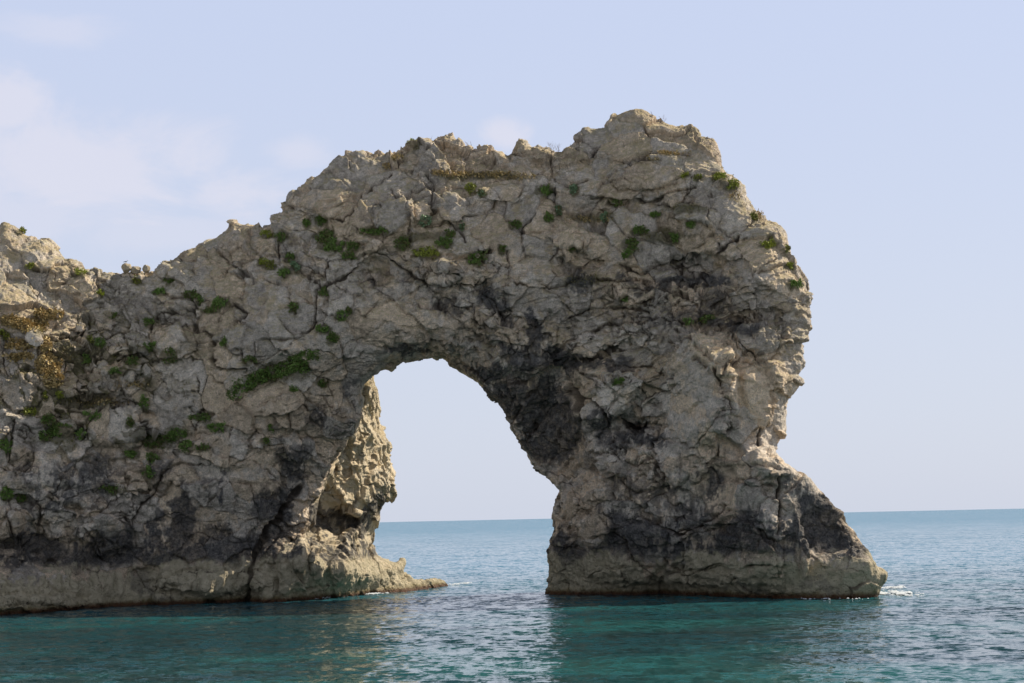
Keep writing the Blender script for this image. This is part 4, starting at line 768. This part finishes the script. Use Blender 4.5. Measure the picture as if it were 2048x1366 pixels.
def leaves(k, count, size, seed, up=.5, lift=.28):
    """leaf blades rooted on rock vertices k, leaning out and up"""
    r = np.random.default_rng(seed)
    s = k[r.integers(0, len(k), count)]
    base_ = P[s] + r.normal(size=(count, 3)) * .05 - N[s] * .03
    dirv_ = N[s] * .9 + r.normal(size=(count, 3)) * .75 + np.array([0, -.15, up]); dirv_ /= np.linalg.norm(dirv_, axis=1, keepdims=True)
    L = size * r.uniform(.5, 1.3, (count, 1)); st_ = base_ + N[s] * r.uniform(0, lift, (count, 1)) + np.array([0, 0, 1]) * r.uniform(0, lift * .5, (count, 1))
    side = np.cross(dirv_, r.normal(size=(count, 3))); side /= np.linalg.norm(side, axis=1, keepdims=True); side *= L * .30
    V_ = np.stack([st_, st_ + dirv_ * L * .55 + side, st_ + dirv_ * L, st_ + dirv_ * L * .5 - side], 1).reshape(-1, 3)
    F_ = np.arange(count * 4).reshape(-1, 4)
    t = np.repeat(np.clip(r.normal(.5, .28, count), 0, 1), 4)
    return V_, F_, np.stack([t, t, t, t * 0 + 1], 1)
def one_clump(V_, F_, T_, thr=.15):
    # keep the leaves that hang together as one plant
    L4 = V_.reshape(-1, 4, 3); c = L4.mean(1); n_ = len(c); lab = -np.ones(n_, int); cur = 0
    for s0 in range(n_):
        if lab[s0] >= 0: continue
        st_ = [s0]; lab[s0] = cur
        while st_:
            q = st_.pop(); m = (lab < 0) & (np.abs(c - c[q]).max(1) < thr)
            lab[m] = cur; st_ += np.nonzero(m)[0].tolist()
        cur += 1
    g = np.bincount(lab).argmax(); m = lab == g; k4 = np.repeat(m, 4)
    return V_[k4], np.arange(m.sum() * 4).reshape(-1, 4), T_[k4]
def stems(k, n_, length, seed, rad=.02, spread=.5):
    r = np.random.default_rng(seed); V_ = []; F_ = []
    for j in range(n_):
        i = k[0]; p = P[i] - N[i] * .1
        dv = np.array([r.normal() * spread, r.normal() * spread * .5, 1.0]); dv /= np.linalg.norm(dv); L = length * r.uniform(.5, 1.1)
        segs = [(p, dv, L, rad)]
        for q in range(4):
            f = r.uniform(.35, .95); d2 = dv + np.array([r.normal() * .7, r.normal() * .4, .2]); d2 /= np.linalg.norm(d2)
            segs.append((p + dv * L * f, d2, L * r.uniform(.2, .4), rad * .7))
        for (a, d_, l_, rd) in segs:
            b0 = len(V_); sx = np.cross(d_, [0, 1, 0.01]); sx /= np.linalg.norm(sx); sy = np.cross(d_, sx)
            for tt, rr in ((0, rd), (1, rd * .5)):
                c = a + d_ * l_ * tt
                for g in range(3):
                    an = g * math.tau / 3; V_.append(c + (sx * math.cos(an) + sy * math.sin(an)) * rr)
            for g in range(3): F_.append((b0 + g, b0 + (g + 1) % 3, b0 + 3 + (g + 1) % 3, b0 + 3 + g))
    return np.array(V_), np.array(F_)

for i, (px, py, rx, ry, ty, where) in enumerate(PLANTS):
    k = near(px, py, rx * 1.35, ry * 1.35)
    rr = np.hypot((pix[k, 0] - px) / (rx * 1.35), (pix[k, 1] - py) / (ry * 1.35)); nz = fbm(P[k] * 1.6, 2, i)
    ok_ = (1 - rr) + nz * .9 > .22; k2 = k[ok_] if ok_.sum() > 5 else k
    root = np.median(P[k2], 0); dq = np.linalg.norm(P[k2] - root, axis=1); k3 = k2[dq < max(rx, ry) * .063 * 1.25 + .15]
    k2 = k3 if len(k3) else k2; cnt = int(60 + rx * ry * 3.2)
    V_, F_, T_ = one_clump(*leaves(k2, cnt, .26 if ty != 'p' else .30, 900 + i, .6, .36))
    T_[:, :3] = np.clip(T_[:, :3] + .28 * math.sin(i * 2.4), 0, 1)
    o_ = mesh_obj('cliff_plant', V_, F_, PM[ty], None, {'tone': T_}, False, None, root)
    sz = 'broad' if rx * ry > 350 else ('small' if rx * ry < 75 else ('round' if abs(rx - ry) < 4 else 'low'))
    tag(o_, f'{sz} {WORD[ty]} plant {where}', 'plant', 'leafy plants rooted in the rock joints')
ks = np.concatenate([near(*q) for q in ((470,790,16,12),(492,772,22,13),(520,757,24,14),(548,748,26,13),(575,737,24,12),(598,722,22,13),(622,712,18,9),(606,738,14,10))])
V_, F_, T_ = leaves(ks, 6500, .28, 77, .6, .5); 
tag(mesh_obj('creeping_mat', V_, F_, PM['g'], None, {'tone': T_}, False, None, P[ks].mean(0)), 'long dark green mat of leaves sloping across the rock beside the opening', 'creeper')
# dry grass on ledges
for i, (regs, cnt, sz) in enumerate(DRY):
    ks = np.concatenate([near(*q) for q in regs]); V_, F_, T_ = leaves(ks, cnt, sz, 40 + i, -.5 if i == 0 else .4, .30)
    tag(mesh_obj('dry_grass', V_, F_, PM['d'], None, {'tone': T_}, False, None, P[ks].mean(0)), kind='stuff')
kt = VI[(soil[VI] > .5) & (fbm(P[VI] / .8, 2, 910) > -.1)]
V_, F_, T_ = leaves(kt, 9000, .20, 91, .3, .10)
tag(mesh_obj('dry_turf', V_, F_, plant_material('olive_turf', (.09, .075, .025), (.22, .20, .06)), None, {'tone': T_}, False), kind='stuff')
for i, (px, py, hpx, nst, where) in enumerate(STALKS):
    k = near(px, py, 6, 7); V_, F_ = stems(k, nst, hpx * .063, 60 + i)
    t = np.tile(np.random.default_rng(i).random((len(V_), 1)), (1, 4)); root = P[k].mean(0)
    tag(mesh_obj('dry_stalk', V_, F_, PM['r'], None, {'tone': t}, False, None, root), 'thin bare dry stalks ' + where, 'dry plant', 'dry stalks along the skyline')
log('plants')

# ------------------------------------------------------------------ loose boulders on the saddle and the gull
import bmesh
def boulder(px, py, y, rx, ry, seed, label):
    c = at(px, py, y); k = (y + 205) / FPX
    bm = bmesh.new(); bmesh.ops.create_icosphere(bm, subdivisions=5, radius=1.0)
    V_ = np.array([v.co[:] for v in bm.verts], np.float32); F_ = np.array([[v.index for v in f.verts] for f in bm.faces]); bm.free()
    r = np.random.default_rng(seed); s = np.ones(len(V_))
    for j in range(16):                              # flat facets
        nv = r.normal(size=3); nv /= np.linalg.norm(nv); dpt = r.uniform(.68, .95)
        dn = V_ @ nv; s = np.minimum(s, np.where(dn > 1e-3, dpt / np.maximum(dn, 1e-3), 9))
    V_ = V_ * s[:, None]; V_ = V_ * (1 + fbm(V_ * 2.0, 4, seed)[:, None] * .16)
    V_ = V_ * np.array([rx * k, max(rx, ry) * k * .9, ry * k]) + c
    m0 = np.tile([.1, .5, 0, 0], (len(V_), 1)); m1 = np.tile([.75, 0, .55, 0], (len(V_), 1))
    return tag(mesh_obj('boulder', V_, F_, mrock, None, {'mask_a': m0, 'mask_b': m1}, True, None, c), label, 'boulder', 'loose boulders on the low saddle')
boulder(253, 536, 5.2, 11, 10.5, 1, 'rounded yellow-lichened boulder under the gull, the largest on the saddle')
boulder(273, 540, 5.4, 12, 8.5, 2, 'middle boulder on the saddle between the rounded one and the pointed one')
boulder(293, 538, 5.6, 8, 9.5, 3, 'pointed upright boulder on the saddle where the rock starts to climb')

mw, n, b, o = material('white_feathers'); b.inputs['Base Color'].default_value = (.78, .77, .74, 1)
mg, n, b, o = material('grey_feathers'); b.inputs['Base Color'].default_value = (.20, .22, .27, 1)
my, n, b, o = material('yellow_horn'); b.inputs['Base Color'].default_value = (.62, .42, .06, 1)
mk, n, b, o = material('black_feathers'); b.inputs['Base Color'].default_value = (.02, .02, .02, 1)
gc = at(252, 527.0, 4.6)
def rings(spine, m=14):
    V_ = []; F_ = []; n_ = len(spine)
    for i, (x, zc, ry_, rz_) in enumerate(spine):
        for j in range(m):
            a = j / m * math.tau; V_.append((x, ry_ * math.cos(a), zc + rz_ * math.sin(a)))
    for i in range(n_ - 1):
        for j in range(m): F_.append((i * m + j, i * m + (j + 1) % m, (i + 1) * m + (j + 1) % m, (i + 1) * m + j))
    return np.array(V_) + gc, np.array(F_)
V_, F_ = rings([(-.32,.20,.004,.004),(-.30,.20,.035,.012),(-.20,.21,.06,.035),(-.10,.22,.085,.07),(0,.235,.095,.09),(.08,.26,.09,.09),(.14,.30,.07,.075),(.18,.35,.048,.052),(.20,.39,.042,.045),(.225,.42,.046,.047),(.255,.43,.040,.040),(.28,.425,.022,.022),(.29,.422,.006,.006)])
gull = mesh_obj('gull', V_, F_, mw, None, None, True, None, gc)
tag(gull, 'white gull with grey wings perched on the rounded boulder, facing the arch', 'gull')
for s in (-1, 1):
    V_, F_ = rings([(-.36,.205,.003,.004),(-.25,.225,.010,.028),(-.12,.25,.018,.055),(0,.265,.020,.062),(.08,.275,.012,.045),(.12,.28,.003,.01)])
    V_ = V_ - gc + np.array([0, s * .078, 0]); w_ = mesh_obj('wing', V_, F_, mg); w_.parent = gull
    V_, F_ = rings([(-.40,.20,.003,.004),(-.36,.205,.008,.012),(-.28,.212,.010,.02)]); V_ = V_ - gc + np.array([0, s * .07, 0]); t_ = mesh_obj('wing_tip', V_, F_, mk); t_.parent = w_
    V_, F_ = rings([(0, 0, .001, .001)]); 
    a = np.array([.02, s * .035, .0]); Vl = []; 
    for zz_ in (0, .17):
        for j in range(6): Vl.append(a + np.array([.008 * math.cos(j / 6 * math.tau), .008 * math.sin(j / 6 * math.tau), zz_]))
    Fl = [(j, (j + 1) % 6, 6 + (j + 1) % 6, 6 + j) for j in range(6)]
    Vl += [a + np.array(q) for q in ((-.02, 0, .006), (.07, -.03, .004), (.08, 0, .004), (.07, .03, .004))]; Fl.append((12, 13, 14, 15))
    l_ = mesh_obj('leg', Vl, Fl, my); l_.parent = gull
V_, F_ = rings([(.275,.42,.014,.014),(.31,.415,.010,.012),(.34,.405,.004,.005)]); bk = mesh_obj('beak', V_ - gc, F_, my); bk.parent = gull
log('done')
